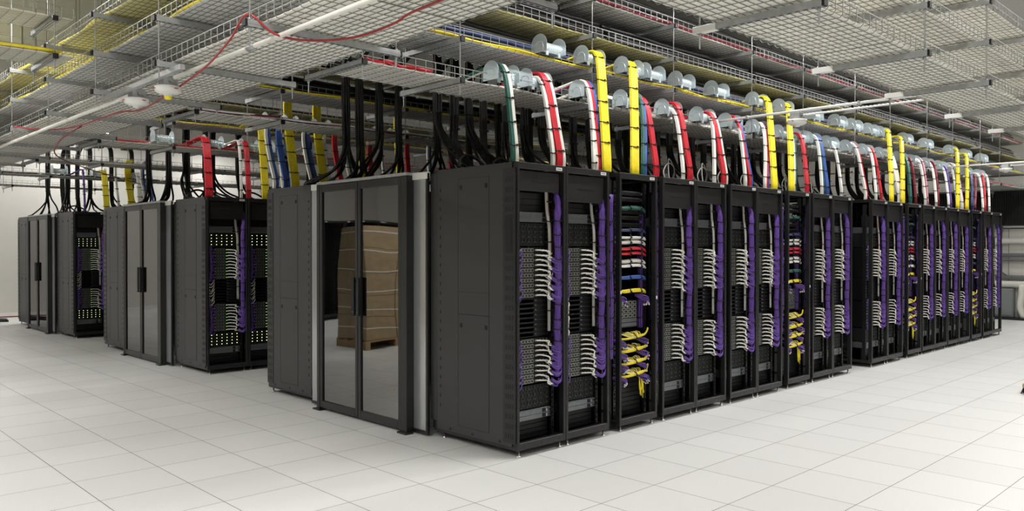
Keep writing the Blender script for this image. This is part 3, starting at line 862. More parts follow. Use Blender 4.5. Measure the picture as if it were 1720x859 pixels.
run('on its other side, near pod', 8.36, .36, 2.2, 2, 'BC', HW, 'west', step=-1, sheets=SHC)
run('on its other side, middle pod', 5.41 + PITCH, .36, 2.2, 2, 'BC', HW, 'west2', step=-1, sheets=SHC)
run('on its other side, middle glass doors', 8.36 + PITCH, .36, 2.2, 1, 'BC', HW[:2], 'west3', step=-1, sheets=SHC)
# cross aisle stack, running along y
def cross(xc, half, y0, n, levels, hy, name, w):
    for l in levels:
        for k in range(n):
            tray(xc, y0 + k * SL, LV[l], PI / 2, w, SL - .004, SHEET[l], '%s %s-tier mesh tray from the open floor %s' % (ordw(k), LEVW[l], name), 'mesh trays ' + name, k + ord(l))
    for i, y in enumerate(hy):
        hanger(xc - half, y, 2 * half, levels, '%s rod hanger from the open floor, trays %s' % (ordw(i), name), 'tray hangers ' + name, -PI / 2)
cross(2.80, .55, .75, 7, 'ABC', [1.6, 3.13, 4.65, 6.14, 7.63, 9.15, 10.68, 12.2, 13.7, 15.2, 16.8, 18.3, 19.9, 21.4], 'along the cross aisle', .92)
cross(21.9, .45, -1.0, 4, 'ABC', [-.2, 1.3, 2.85, 4.4, 5.9, 7.5, 9.0], 'along the far end aisle', .61)

# ------------------------------------------------------------------ cable drops over the tray lips
CC = {'w': 'c_white', 'r': 'c_red', 'g': 'c_green', 'b': 'c_blue', 'n': 'c_navy', 'y': 'c_yellow', 'p': 'c_pink', 'd': 'c_darkred', 'W': 'c_white', 'v': 'purple', 'a': 'c_aqua'}
CN = {'w': 'white', 'wg': 'white and green', 'rrw': 'red and white', 'wrb': 'white, red and blue', 'gb': 'green and blue', 'rr': 'red', 'rb': 'red and blue', 'bb': 'blue', 'wr': 'white and red',
      'r': 'slim red', 'WW': 'thick white', 'gg': 'dark green', 'd': 'dark red', 'p': 'pink', 'v': 'purple', 'Wp': 'thick white and pink', 'nb': 'navy and blue', 'yyy': 'yellow'}
def strands(code):
    w = {'w': 2, 'W': 5, 'r': 2, 'g': 2, 'b': 2, 'n': 2, 'y': 2, 'p': 2, 'd': 2, 'v': 2}
    out = []
    for ch in code: out += [CC[ch]] * w[ch]
    return out
def drop_mesh(path, code, sd=1):
    b = MB(); P = crom(path, 7); st = strands(code); n = len(st); r = .0105; rnd = random.Random(len(code) + n)
    for i, m in enumerate(st):
        for row in (0, 1):
            ox = (i - (n - 1) / 2 + .25 * row) * r * 1.75; oy = sd * (row - .5) * r * 1.8
            b.tube([(p.x + ox, p.y + oy, p.z) for p in P], r, m, 6)
    return b, n * r * 1.75 / 2 + .008
def drop(code, xt, yt, zt, xb, yb, zb, label, group, sd=-1):
    "bundle that comes out of a tray, rolls over its lip and falls to a rack top; sd = outward y direction"
    y = lambda d: yt + sd * d
    path = [(xt - .16, y(-.34), zt - .11), (xt - .05, y(-.16), zt - .035), (xt, y(0), zt), (xt + (xb - xt) * .10, y(.085), zt - .05), (xt + (xb - xt) * .3, y(.145), zt - .20), (xt + (xb - xt) * .62, (y(.16) * .55 + yb * .45), zt - (zt - zb) * .55), (xb, yb, zb + .12), (xb, yb, zb)]
    b, hw = drop_mesh(path, code)
    o = tag(link('cable_drop', b.mesh('cable_drop')), label, 'cable bundle', group)
    P = crom(path, 7); z = zt - .08; k = 0
    while z > zb + .05:
        p = min([q for q in P[14:]], key=lambda q: abs(q.z - z))
        t = link('cable_tie', cached(('dtie', round(hw, 3)), m_tie(hw + .004, .026)), o, p); z -= .215
    return o
CN['gw'] = 'green and white'
WF = [('gw', 4.63, 3.29, 4.66), ('w', 5.07, 3.25, 5.13), ('rrw', 5.12, 3.29, 5.23), ('w', 5.72, 3.22, 5.69), ('wrb', 5.72, 3.31, 5.76), ('gb', 6.55, 3.26, 6.46), ('rr', 6.59, 3.27, 6.67), ('w', 7.12, 3.22, 7.15), ('rr', 7.17, 3.29, 7.28), ('w', 7.84, 3.24, 7.76), ('rrw', 7.86, 3.27, 7.97), ('w', 8.39, 3.28, 8.43), ('rb', 8.38, 3.29, 8.54), ('w', 9.03, 3.21, 9.0), ('wrb', 9.06, 3.28, 8.93), ('wg', 9.77, 3.24, 9.65), ('rr', 10.0, 3.25, 10.0), ('wg', 10.47, 3.27, 10.45), ('bb', 10.52, 3.27, 10.59), ('w', 11.0, 3.2, 11.04), ('wr', 11.69, 3.28, 11.88), ('w', 12.25, 3.26, 12.25), ('r', 12.34, 3.26, 12.45), ('w', 12.91, 3.23, 12.87), ('WW', 12.99, 3.28, 13.22), ('gg', 13.71, 3.25, 13.65), ('d', 13.89, 3.25, 13.89), ('w', 14.29, 3.25, 14.33), ('p', 14.4, 3.28, 14.43), ('w', 14.89, 3.22, 14.86), ('d', 15.01, 3.26, 14.96), ('w', 15.5, 3.21, 15.5), ('v', 15.62, 3.23, 15.62), ('w', 15.92, 3.27, 15.95), ('Wp', 16.1, 3.31, 16.24), ('nb', 17.0, 3.23, 16.83), ('d', 17.3, 3.2, 17.01), ('w', 17.56, 3.22, 17.5), ('r', 17.77, 3.25, 17.65), ('w', 18.08, 3.25, 17.92)]
for i, (c, xt, zt, xb) in enumerate(WF):
    drop(c, xt * 1.018, 5.05, zt + .045, xb, 4.79, H + .002, '%s cable drop falling to the near row, %s from the close corner' % (CN[c], ordw(i)), 'cable drops above the near row')
for i, (xt, zt, xb) in enumerate([(5.88, 3.62, 5.81), (6.41, 3.61, 6.24), (9.13, 3.62, 9.02), (9.67, 3.61, 9.46), (12.98, 3.62, 12.71), (13.52, 3.56, 13.17), (16.29, 3.61, 15.81), (16.84, 3.55, 16.34)]):
    drop('yyy', xt * 1.018, 5.05, zt + .045, xb, 4.735, H + .002, 'long yellow fibre drop from the second tier, %s from the close corner' % ordw(i), 'yellow fibre drops above the near row')
BK = [('wb', 4.53, 4.62), ('bb', 4.68, 4.76), ('yyy', 4.80, 4.88), ('w', 5.01, 5.10), ('nb', 5.06, 5.16), ('yyy', 5.20, 5.28), ('w', 5.32, 5.36), ('rr', 5.46, 5.54), ('wg', 5.62, 5.70), ('yyy', 5.85, 5.93), ('rr', 6.0, 6.06), ('w', 6.2, 6.26), ('yyy', 6.45, 6.52), ('rr', 6.62, 6.68), ('wb', 7.0, 7.06), ('rr', 7.4, 7.46)]
CN['wb'] = 'white and blue'
for i, (c, xt, xb) in enumerate(BK):
    drop(c, xt, 8.82, 3.30 if c != 'yyy' else 3.64, xb, 8.885, H + .002 if xb < 5.75 else H - .3, '%s cable drop behind the near glass doors, %s from the aisle' % (CN[c], ordw(i)), 'cable drops behind the near pod', 1)
M1 = [('rrr', 4.69, 4.66), ('w', 5.18, 5.13), ('rr', 5.28, 5.24), ('yyy', 5.5, 5.5), ('wg', 5.8, 5.8), ('bb', 5.95, 5.95), ('w', 6.3, 6.3)]
CN['rrr'] = 'thick red'
for i, (c, xt, xb) in enumerate(M1):
    drop(c, xt, 5.05 + PITCH, 3.32 if c != 'yyy' else 3.64, xb, 4.79 + PITCH, H + .002, '%s cable drop falling to the middle row, %s from the aisle' % (CN[c], ordw(i)), 'cable drops above the middle row')
for i, (c, xt, xb) in enumerate([('v', 4.82, 4.80), ('yyy', 5.2, 5.2), ('Wp', 5.88, 5.86), ('b', 6.1, 6.1)]):
    CN['b'] = 'slim blue'
    drop(c, xt, 5.05 + 2 * PITCH, 3.31, xb, 4.79 + 2 * PITCH, H + .002 if xb < 6.3 else H - .2, '%s cable drop falling to the far row, %s from the aisle' % (CN[c], ordw(i)), 'cable drops above the far row')
for i, (c, xt, xb) in enumerate([('w', 4.75, 4.78), ('yyy', 4.95, 5.0), ('wb', 5.2, 5.25)]):
    drop(c, xt, 8.82 + PITCH, 3.31, xb, 8.885 + PITCH, H + .002, '%s cable drop behind the middle glass doors, %s from the aisle' % (CN[c], ordw(i)), 'cable drops behind the middle pod', 1)

# ---- galvanised waterfall saddles on the tray lips
def m_spooldisc():
    b = MB(); n = 18; R = .098; pts = [(-.098, -.075)] + [(R * math.cos(a), R * .95 * math.sin(a)) for a in [PI - PI * k / n for k in range(n + 1)]] + [(.098, -.075)]
    b0 = len(b.v)
    for x in (0, .0025):
        for y, z in pts: b.v.append((x, y, z))
    k = len(pts); b.face(list(range(k)), 'zinc'); b.face([k + i for i in range(k)][::-1], 'zinc')
    for i in range(k): b.face([i, (i + 1) % k, k + (i + 1) % k, k + i], 'zinc')
    return b
def m_saddle():
    b = MB(); n = 9; L = .25
    for k in range(14):
        x = L * k / 13; b.tube([(x, -.052, -.075), (x, -.052, -.02), (x, -.038, .012), (x, 0, .026), (x, .038, .012), (x, .052, -.02)], .0065, 'zinc', 5)
    b.box(0, -.054, -.075, L, -.050, -.015, 'zinc'); b.box(0, -.03, .010, L, .03, .018, 'zinc')
    for x in (.03, .19): b.box(x, -.062, -.10, x + .03, -.05, -.02, 'zinc'); b.cyl((x + .015, -.06, -.05), (x + .015, -.07, -.05), .009, 'bright_steel', 6)
    return b
def spool(x, y, z, label, group, rz=0):
    t = link('cable_waterfall', cached('saddle', m_saddle), None, (x, y, z), rz); tag(t, label, 'cable guide', group)
    for xx in (-.003, .25): link('side_disc', cached('spdisc', m_spooldisc), t, (xx, 0, 0))
SA = [4.56, 4.97, 5.66, 6.31, 7.02, 7.68, 8.28, 8.91, 9.54, 10.0, 10.36, 10.93, 11.57, 12.16, 12.79, 13.54, 14.12, 14.82, 15.47, 16.14, 16.93, 17.74]
for i, x in enumerate(SA): spool(x * 1.016, 5.052, 3.268, 'galvanised round-sided cable waterfall on the lowest near tray, %s from the close corner' % ordw(i), 'waterfalls on the lowest near tray')
SB_ = [5.15, 5.72, 6.33, 6.71, 7.27, 7.98, 8.91, 9.57, 10.43, 11.21, 11.75, 12.36, 12.81, 13.8, 14.76, 16.05, 16.89, 17.93]
for i, x in enumerate(SB_): spool(x * 1.016, 5.052, 3.608, 'galvanised round-sided cable waterfall on the second near tray, %s from the close corner' % ordw(i), 'waterfalls on the second near tray')
for i, x in enumerate([4.5, 4.9, 5.35, 5.8, 6.3]): spool(x + .2, 8.818, 3.268, 'galvanised cable waterfall on the tray behind the near glass doors, %s from the aisle' % ordw(i), 'waterfalls behind the near pod', PI)
for i, x in enumerate([4.0, 4.7, 5.25, 5.75, 6.3]): spool(x, 5.052 + PITCH, 3.268, 'galvanised cable waterfall on the lowest middle tray, %s from the aisle' % ordw(i), 'waterfalls on the middle trays')
for i, x in enumerate([4.3, 5.0, 5.7]): spool(x, 5.052 + 2 * PITCH, 3.268, 'galvanised cable waterfall on the lowest far tray, %s from the aisle' % ordw(i), 'waterfalls on the far trays')

# ---- cables lying in the trays
def m_lying(L, cols, seed, w, n, r, heap=0):
    def f():
        b = MB(); rnd = random.Random(seed)
        for i in range(n):
            y = (i + .5) / n * w - w / 2; ph = rnd.uniform(0, 6); a = rnd.uniform(.006, .02); z = r + rnd.uniform(0, .012)
            P = [(L * k / 20, y + a * math.sin(k * .6 + ph), z + .006 * math.sin(k * .9 + ph * 2)) for k in range(21)]
            b.tube(P, r, cols[i % len(cols)], 6)
        for lay in range(1, heap + 1):
            m = n - lay
            for i in range(m):
                y = (i + .5 + lay * .5) / n * w - w / 2; ph = rnd.uniform(0, 6); a = rnd.uniform(.006, .02)
                b.tube([(L * k / 20, y + a * math.sin(k * .6 + ph), r + lay * r * 1.75 + rnd.uniform(0, .008)) for k in range(21)], r, cols[(i + lay) % len(cols)], 6)
        return b
    return f
def lying(x, y, lv, L, cols, w, n, r, label, group, rz=0, seed=0, heap=0):
    o = link('cable_bundle', cached(('lie', round(L, 2), tuple(cols), seed % 3, w, n, r, heap), m_lying(L, cols, seed % 3, w, n, r, heap)), None, (x, y, LV[lv] + .016), rz)
    return tag(o, label, 'cable bundle', group)
for k in range(6):
    x = 3.40 + k * SL; L = SL - .06
    lying(x, 5.30, 'A', L, ['c_white', 'c_white', 'c_aqua', 'c_white', 'c_blue'], .20, 8, .011, 'white and blue cables lying in the lowest near tray, %s section from the aisle' % ordw(k), 'white cables in the lowest near tray', 0, k)
    lying(x, 5.155, 'A', L * (.22 if k == 0 else .8), [('c_red', 'c_white', 'c_white', 'c_darkred', 'c_white', 'c_red')[k]], .07, 3, .011, '%s cables edging the lowest near tray, %s section from the aisle' % (('red', 'white', 'white', 'dark red', 'white', 'red')[k], ordw(k)), 'front cables in the lowest near tray', 0, k + 1)
    lying(x, 5.135, 'B', L, ['c_yellow'], .05, 4, .0075, 'yellow fibres edging the second near tray, %s section from the aisle' % ordw(k), 'yellow fibres in the second near tray', 0, k)
    for lv in 'BCD':
        lying(x, 5.43, lv, L, ['cable_black', 'cable_black', 'c_navy'] if lv == 'B' else ['cable_black'], .44, 9, .026, 'thick black cables in the %s near tray, %s section from the aisle' % (LEVW[lv], ordw(k)), 'black cables in the near trays', 0, k, 4)
    lying(x, 5.15, 'D', L, ['c_darkred'], .05, 2, .018, 'dark red cables edging the top near tray, %s section from the aisle' % ordw(k), 'dark red cables in the top near tray', 0, k)
    if k < 4:
        lying(x, 8.18, 'A', L, ['c_white', 'c_darkred', 'c_navy', 'c_white', 'c_blue'], .16, 7, .011, 'mixed cables lying in the lowest tray behind the near pod, %s section from the aisle' % ordw(k), 'cables in the back trays')
        lying(x, 8.185, 'B', L, ['c_yellow'], .05, 4, .0075, 'yellow fibres in the second tray behind the near pod, %s section from the aisle' % ordw(k), 'yellow fibres in the back trays')
        lying(x, 8.5, 'C', L, ['cable_black'], .44, 9, .026, 'black cables in the third tray behind the near pod, %s section from the aisle' % ordw(k), 'black cables in the back trays', 0, 0, 4)
        lying(x, 8.55, 'B', L, ['cable_black'], .44, 9, .026, 'black cables in the second tray behind the near pod, %s section from the aisle' % ordw(k), 'black cables in the back trays', 0, 0, 4)
    if k < 3:
        lying(x, 5.2 + PITCH, 'A', L, ['c_red', 'c_white', 'c_navy', 'c_darkred', 'c_white'], .16, 7, .011, 'mixed cables lying in the lowest middle tray, %s section from the aisle' % ordw(k), 'cables in the middle trays')
        lying(x, 5.15 + PITCH, 'B', L, ['c_yellow'], .05, 4, .0075, 'yellow fibres in the second middle tray, %s section from the aisle' % ordw(k), 'yellow fibres in the middle trays')
        lying(x, 5.5 + PITCH, 'B', L, ['cable_black'], .44, 9, .026, 'black cables in the second middle tray, %s section from the aisle' % ordw(k), 'black cables in the middle trays', 0, 0, 4)
    if k < 2:
        lying(x, 8.3 + PITCH, 'A', L, ['c_white', 'cable_black', 'c_navy', 'cable_black'], .2, 7, .013, 'mixed cables in the lowest tray behind the middle pod, %s section from the aisle' % ordw(k), 'cables behind the middle pod')
        lying(x, 5.3 + 2 * PITCH, 'A', L, ['cable_black', 'c_white', 'c_navy'], .2, 7, .013, 'mixed cables in the lowest far tray, %s section from the aisle' % ordw(k), 'cables in the far trays')
for k in range(7):
    y = .79 + k * SL; L = SL - .06
    lying(2.41, y, 'B', L, ['c_yellow'], .07, 4, .013, 'yellow fibres edging the second cross aisle tray, %s section from the open floor' % ordw(k), 'yellow fibres in the cross aisle trays', PI / 2, k)
    lying(2.41, y, 'C', L, ['c_yellow'], .07, 4, .015, 'yellow fibres edging the third cross aisle tray, %s section from the open floor' % ordw(k), 'yellow fibres in the cross aisle trays', PI / 2, k)
for k in range(2):
    for nm, yy in (('near', 8.1), ('middle', 5.1 + PITCH)):
        lying(2.1 - (k + 1) * SL + .04, yy, 'B', SL - .06, ['c_yellow', 'c_yellow', 'c_white'], .12, 5, .011, 'yellow fibres in the second tray across the aisle, %s pod, %s section' % (nm, ordw(k)), 'yellow fibres beyond the cross aisle')

# ---- busways and black power whips above the hot aisles
for p, n in ((0, 15.5), (1, 7.0), (2, 4.0)):
    b = MB(); b.chbox(3.6, -.06, 0, 3.6 + n, .06, .14, 'gear_black', .004)
    for k in range(int(n / .6)): b.chbox(3.75 + k * .6, -.09, -.09, 3.95 + k * .6, .09, .0, 'deep_black', .006)
    o = tag(link('busway', b.mesh('busway'), None, (0, 6.84 + PITCH * p, 4.06)), 'black power busway with plug boxes above the hot aisle of the %s pod' % PODN[p], 'busway')
    for k in range(int(n / 3) + 1): link('threaded_rod', MB().cyl((3.9 + k * 3, 0, .14), (3.9 + k * 3, 0, RH - 4.08), .006, 'rod_steel', 6).mesh('threaded_rod'), o)
def whip(p, x0, side, seed, label):
    "thick bundle hanging straight from the busway level; f: fans out onto the rack tops in front, b: runs on down between the rows"
    r = random.Random(seed); b = MB(); y0 = PITCH * p; n = 6
    sg = 1 if side == 'f' else -1; yv = y0 + (6.06 if side == 'f' else 7.60); zs = r.uniform(2.78, 2.98) if side == 'f' else r.uniform(2.72, 2.95)
    for q in range(n):
        ox = (q % 3 - 1) * .027; oy = (q // 3) * .027; dx = r.uniform(-.26, .30) + (.1 if q % 2 else -.05)
        top = [(x0 + ox, yv + sg * .3 + oy, 4.02), (x0 + ox, yv + sg * .04 + oy, 3.86), (x0 + ox, yv + oy, 3.6), (x0 + ox + .01 * math.sin(q + seed), yv + oy, zs + .35), (x0 + ox + dx * .08, yv + oy - .01, zs)]
        if side == 'f':
            ye = y0 + r.uniform(5.45, 5.74)
            end = [(x0 + ox + dx * .45, yv - .10, zs - .22), (x0 + dx * .85, ye + .12, H + .035 + r.uniform(0, .03)), (x0 + dx, ye, H + .018), (x0 + dx + r.uniform(-.1, .1), ye - .10, H + .016)]
        else:
            ye = y0 + r.uniform(7.98, 8.2); end = [(x0 + ox + dx * .45, yv + .10, zs - .22), (x0 + dx * .85, ye - .12, H + .035 + r.uniform(0, .03)), (x0 + dx, ye, H + .018), (x0 + dx + r.uniform(-.08, .08), ye + .10, H + .016)]
        b.tube(crom(top + end, 6), .0155, 'cable_black', 6)
    if side == 'f' and seed % 2 == 0:
        xa = x0 - .2; b.tube(crom([(xa, y0 + 5.5, H + .016), (xa + .05, y0 + 5.55, H + .10), (xa + .2, y0 + 5.6, H + .15), (xa + .36, y0 + 5.6, H + .09), (xa + .42, y0 + 5.55, H + .016)], 6), .014, 'cable_black', 6)
    o = tag(link('power_whip', b.mesh('power_whip')), label, 'power cable', 'black power whips')
    for z in (3.55, zs + .12): link('cable_tie', cached('tie_whip', m_tie(.055, .045)), o, (x0 + .002, yv + .013, z))
    return o
fx = [4.86, 5.08, 5.27, 5.47, 5.78, 6.05]
while fx[-1] < 17.6: fx.append(fx[-1] + (.27 if fx[-1] < 12 else .40))
for i, x in enumerate(fx): whip(0, x, 'f', i, 'black power cables dropping onto the back of the near row, %s from the close corner' % ordw(i))
for i, x in enumerate((4.80, 4.98, 5.25, 5.52, 6.08, 6.6, 7.1, 7.7, 8.15, 8.6, 9.0, 9.4, 9.8, 10.2, 10.6, 11.0, 11.5, 12.0, 12.6, 13.2)): whip(0, x, 'b', 50 + i, 'black power cables hanging behind the near glass doors, %s from the aisle' % ordw(i))
for i in range(6): whip(1, 4.85 + i * .42, 'f', 70 + i, 'black power cables dropping onto the back of the middle row, %s from the aisle' % ordw(i))
for i in range(4): whip(1, 4.85 + i * .32, 'b', 80 + i, 'black power cables hanging behind the middle glass doors, %s from the aisle' % ordw(i))
for i in range(4): whip(2, 4.85 + i * .42, 'f', 90 + i, 'black power cables dropping onto the back of the far row, %s from the aisle' % ordw(i))
for i in range(3): whip(2, 4.85 + i * .3, 'b', 95 + i, 'black power cables hanging behind the far glass doors, %s from the aisle' % ordw(i))

for i, x in enumerate((7.6, 8.3, 8.75, 9.3, 10.4, 11.2)):
    b = MB(); r = random.Random(i)
    for q in range(2):
        b.tube(crom([(x + q * .06, 5.3, H + .012), (x - .05 + q * .1, 5.32, H + .16), (x + .1, 5.35, H + .27 + .05 * q), (x + .28, 5.4, H + .2), (x + .33 + .05 * q, 5.5, H + .012)], 6), .007, 'cord_grey_and_shaded', 6)
    tag(link('loose_cable', b.mesh('loose_cable')), 'loose pale cable loop on top of the near row, %s from the close corner' % ordw(i), 'cable', 'pale cable loops on the near row')
b = MB(); b.lathe([(.012, .03), (.02, .015), (.022, -.015), (.014, -.03)], (0, 0, 0), 'c_blue', 10); b.tube([(0, 0, .028), (.004, .004, .06), (.002, .02, .09)], .003, 'c_white', 5)
tag(link('hanging_tag', b.mesh('hanging_tag'), None, (6.0, YF + .075, .40)), 'small blue tag dangling under the fan-outs of the first network rack', 'tag')
# ------------------------------------------------------------------ conduits, smoke detectors, red cable
def detector(x, y, z, label, rz=0, yellow=False):
    t = thing('smoke_detector', label, 'smoke detector', (x, y, z), rz, 'smoke detectors')
    b = MB(); b.chbox(-.055, -.055, 0, .055, .055, .075, 'galv', .004); b.cyl((.055, 0, .04), (.10, 0, .04), .016, 'rod_steel', 10); b.cyl((-.055, 0, .04), (-.10, 0, .04), .016, 'rod_steel', 10); link('junction_box', b.mesh('junction_box'), t)
    b = MB(); b.lathe([(.10, 0), (.104, -.012), (.096, -.042), (.07, -.056), (.035, -.058), (.03, -.075), (.0, -.078)], (0, 0, 0), 'white_plastic', 24)
    for a in (.3, 1.6, 3.4, 4.9): b.cbox((.100 * math.cos(a), .100 * math.sin(a), -.022), (.012, .03, .006), 'red_mark')
    d = link('detector_head', b.mesh('detector_head'), t)
    if yellow: tag(link('dust_cap', MB().lathe([(.03, 0), (.03, -.02), (.022, -.03)], (0, 0, -.07), 'c_yellow', 14).mesh('dust_cap'), d), 'yellow cap', None)
for i, (x, zc) in enumerate(((8.14, 3.13), (16.0, 3.16))):
    b = MB(); b.cyl((x, 2.30, zc + .09), (x, 5.4, zc + .09), .0145, 'white_plastic', 10); o = tag(link('conduit', b.mesh('conduit')), 'long white conduit crossing the front aisle, %s from the close corner' % ORD[i], 'conduit', 'conduits across the front aisle')
    for y in (2.45, 3.35, 4.6): link('pipe_clip', MB().cbox((x, y, zc + .09), (.045, .022, .04), 'galv').mesh('pipe_clip'), o)
    y0 = 2.75; P = [(x + .035, y0 + .02 * k, zc + .043 + (.0015 if k % 2 else -.0015)) for k in range(62)]
    o = tag(link('conduit', MB().tube(P, [.012 if k % 2 else .0095 for k in range(62)], 'white_plastic', 8).mesh('conduit')), 'corrugated flexible conduit feeding the front aisle smoke detector, %s from the close corner' % ORD[i], 'conduit', 'flexible conduits')
    detector(x + .035, 4.03, zc, 'white smoke detector hung over the front aisle, %s from the close corner' % ORD[i], PI / 2)
b = MB(); b.cyl((2.43, .6, 3.078), (2.43, 6.3, 3.078), .017, 'pipe_lag', 10); b.cyl((2.43, 4.95, 3.078), (2.43, 5.05, 3.078), .022, 'rod_steel', 10)
o = tag(link('conduit', b.mesh('conduit')), 'pale conduit under the cross aisle trays in front of the smoke detectors', 'conduit', 'cross aisle conduits')
b = MB(); b.cyl((2.43, 7.3, 3.078), (2.43, 20.5, 3.078), .017, 'pipe_lag', 10)
tag(link('conduit', b.mesh('conduit')), 'pale conduit under the cross aisle trays beyond the smoke detectors', 'conduit', 'cross aisle conduits')
for i, (y, w) in enumerate(((6.44, 'with the yellow cap, under the cross aisle trays'), (7.14, 'without a cap, under the cross aisle trays'))): detector(2.43, y, 3.025, 'white smoke detector ' + w, PI / 2, i == 0)
b = MB(); b.chbox(2.31, 5.9, 3.06, 2.35, 7.7, 3.10, 'galv', .002); tag(link('support_rail', b.mesh('support_rail')), 'galvanised rail carrying the two cross aisle smoke detectors', 'rail')
P = [(2.70, 1.2, 3.07), (2.71, 3.35, 3.08), (2.77, 3.88, 3.07), (2.75, 4.25, 3.06), (2.59, 4.52, 3.06), (2.39, 4.60, 3.08), (2.25, 4.68, 3.19), (2.27, 4.98, 3.09), (2.42, 5.76, 3.05), (2.55, 6.84, 3.02), (2.66, 7.72, 3.03), (2.60, 8.14, 3.05), (2.57, 9.36, 3.05), (2.47, 10.06, 3.08), (2.25, 10.7, 3.16)]
tag(link('red_cable', MB().tube(crom(P, 6), .0075, 'c_redcable', 7).mesh('red_cable')), 'loose red cable draped along the underside of the cross aisle trays', 'cable')
P = [(2.60, 9.3, 3.05), (2.62, 10.2, 2.98), (2.9, 11.4, 2.93), (3.7, 12.9, 2.93), (4.6, 14.4, 2.95), (5.6, 15.9, 2.95)]
tag(link('red_cable', MB().tube(crom(P, 6), .0085, 'c_darkred', 7).mesh('red_cable')), 'dark red cable sagging from the cross aisle towards the far pod', 'cable')

# ------------------------------------------------------------------ floor odds and ends
P = [(1.5, 23.35, .02), (3.2, 23.25, .02), (4.2, 23.3, .02), (5.2, 23.2, .02), (6.5, 23.3, .02)]
tag(link('red_cable', MB().tube(crom(P, 6), .016, 'c_darkred', 7).mesh('red_cable')), 'dark red cable lying on the floor along the back wall', 'cable')
P = [(2.9, 22.0, .03), (3.6, 21.75, .03), (4.2, 21.9, .03), (4.55, 22.3, .03), (4.0, 22.6, .03), (3.4, 22.35, .03), (3.7, 21.9, .06), (4.5, 21.8, .03)]
tag(link('floor_hose', MB().tube(crom(P, 7), .025, 'cable_black', 8).mesh('floor_hose')), 'coiled dark hose on the floor before the back wall', 'hose')
t = thing('push_broom', 'wooden push broom head with black bristles on the open floor', 'broom', (11.20, 2.56, 0), .1)
b = MB(); b.chbox(-.23, -.035, .075, .23, .035, .125, 'wood', .008); link('head', b.mesh('head'), t)
b = MB(); r = random.Random(4)
for i in range(24):
    for j in range(4):
        x = -.215 + i * .0187; y = -.026 + j * .017; b.tube([(x, y, .078), (x * 1.06 + r.uniform(-.01, .01), y * 1.7 + r.uniform(-.01, .01), .003)], .0055, 'deep_black', 4)
link('bristles', b.mesh('bristles'), t)
b = MB(); b.cyl((0, 0, .12), (.75, -.95, 1.15), .013, 'wood', 10); link('handle', b.mesh('handle'), t)

# ---- cooling plant beyond the far end of the row
xw = 22.55
b = MB(); b.box(xw + .02, -1.5, 2.33, xw + .06, 8.5, 3.2, 'deep_black')
for k in range(200): b.box(xw, -1.5 + k * .05, 2.34, xw + .02, -1.475 + k * .05, 3.19, 'gear_black')
for k in range(5): b.box(xw - .004, -1.5, 2.33 + k * .21, xw, 8.5, 2.345 + k * .21, 'frame_black')
tag(link('screen_panel', b.mesh('screen_panel')), 'black perforated screen high behind the far end of the row', 'screen panel')
b = MB(); b.chbox(xw + .05, -1.5, .0, xw + .5, 8.5, 2.31, 'wall_paint', .01)
for k in range(9): b.box(xw + .044, -1.0 + k * 1.1, .1, xw + .052, -.99 + k * 1.1, 2.25, 'pipe_grey')
tag(link('cooling_unit', b.mesh('cooling_unit')), 'long pale cooling unit casing behind the far end of the row', 'cooling unit')
def pipe(name, y0, y1, z, r, m, label, dx=-.05):
    b = MB(); b.cyl((xw + dx, y0, z), (xw + dx, y1, z), r, m, 14)
    for y in (y0 + .7, y0 + 2.2, y0 + 4.2): b.cyl((xw + dx, y - .03, z), (xw + dx, y + .03, z), r * 1.25, 'pipe_grey' if m == 'pipe_lag' else 'galv', 14)
    for y in (y0 + .9, y0 + 3.2, y1 - .6): b.box(xw + dx - .012, y - .012, z, xw + .06, y + .012, z + .03, 'galv')
    tag(link(name, b.mesh(name)), label, 'pipe', 'cooling pipes')
pipe('insulated_pipe', -1.2, 8.0, 1.93, .065, 'pipe_lag', 'upper thick white insulated pipe along the cooling unit')
pipe('insulated_pipe', -1.2, 8.0, .86, .085, 'pipe_lag', 'lower thick white insulated pipe along the cooling unit')
pipe('steel_pipe', -1.2, 5.75, 2.24, .02, 'pipe_grey', 'thin grey pipe under the black screen')
pipe('steel_pipe', -1.2, 8.0, 1.58, .05, 'pipe_grey', 'upper grey pipe between the two white insulated pipes')
pipe('steel_pipe', -1.2, 8.0, 1.45, .025, 'pipe_grey', 'thin grey pipe halfway up the cooling unit')
pipe('steel_pipe', -1.2, 8.0, 1.03, .055, 'pipe_grey', 'lower grey pipe resting above the lower white insulated pipe')
b = MB(); b.cyl((xw - .05, 5.75, 2.24), (xw - .05, 5.75, 1.05), .03, 'pipe_grey', 12); b.lathe([(.05, -.06), (.05, .06)], (xw - .05, 5.75, 2.24), 'pipe_grey', 12); b.cyl((xw - .05, 6.2, 1.5), (xw - .05, 5.6, 1.05), .025, 'pipe_grey', 10)
tag(link('steel_pipe', b.mesh('steel_pipe')), 'upright grey pipe with a brace on the cooling unit', 'pipe', 'cooling pipes')
b = MB(); b.tube(crom([(xw - .12, 5.28, .86), (xw - .14, 5.28, .6), (xw - .16, 5.3, .3), (xw - .16, 5.22, .05)], 5), .07, 'pipe_lag', 14)
tag(link('insulated_pipe', b.mesh('insulated_pipe')), 'white insulated pipe dropping to the floor beside the grey cabinet', 'pipe', 'cooling pipes')
t = thing('control_cabinet', 'grey control cabinet under the lower white pipe of the cooling unit', 'cabinet', (xw - .2, 5.45, 0))
link('body', MB().chbox(0, 0, .06, .24, .62, .76, 'cab_grey', .008).mesh('body'), t); b = MB(); b.chbox(-.012, .02, .10, .002, .60, .74, 'cab_grey', .006); dd = link('door', b.mesh('door'), t)
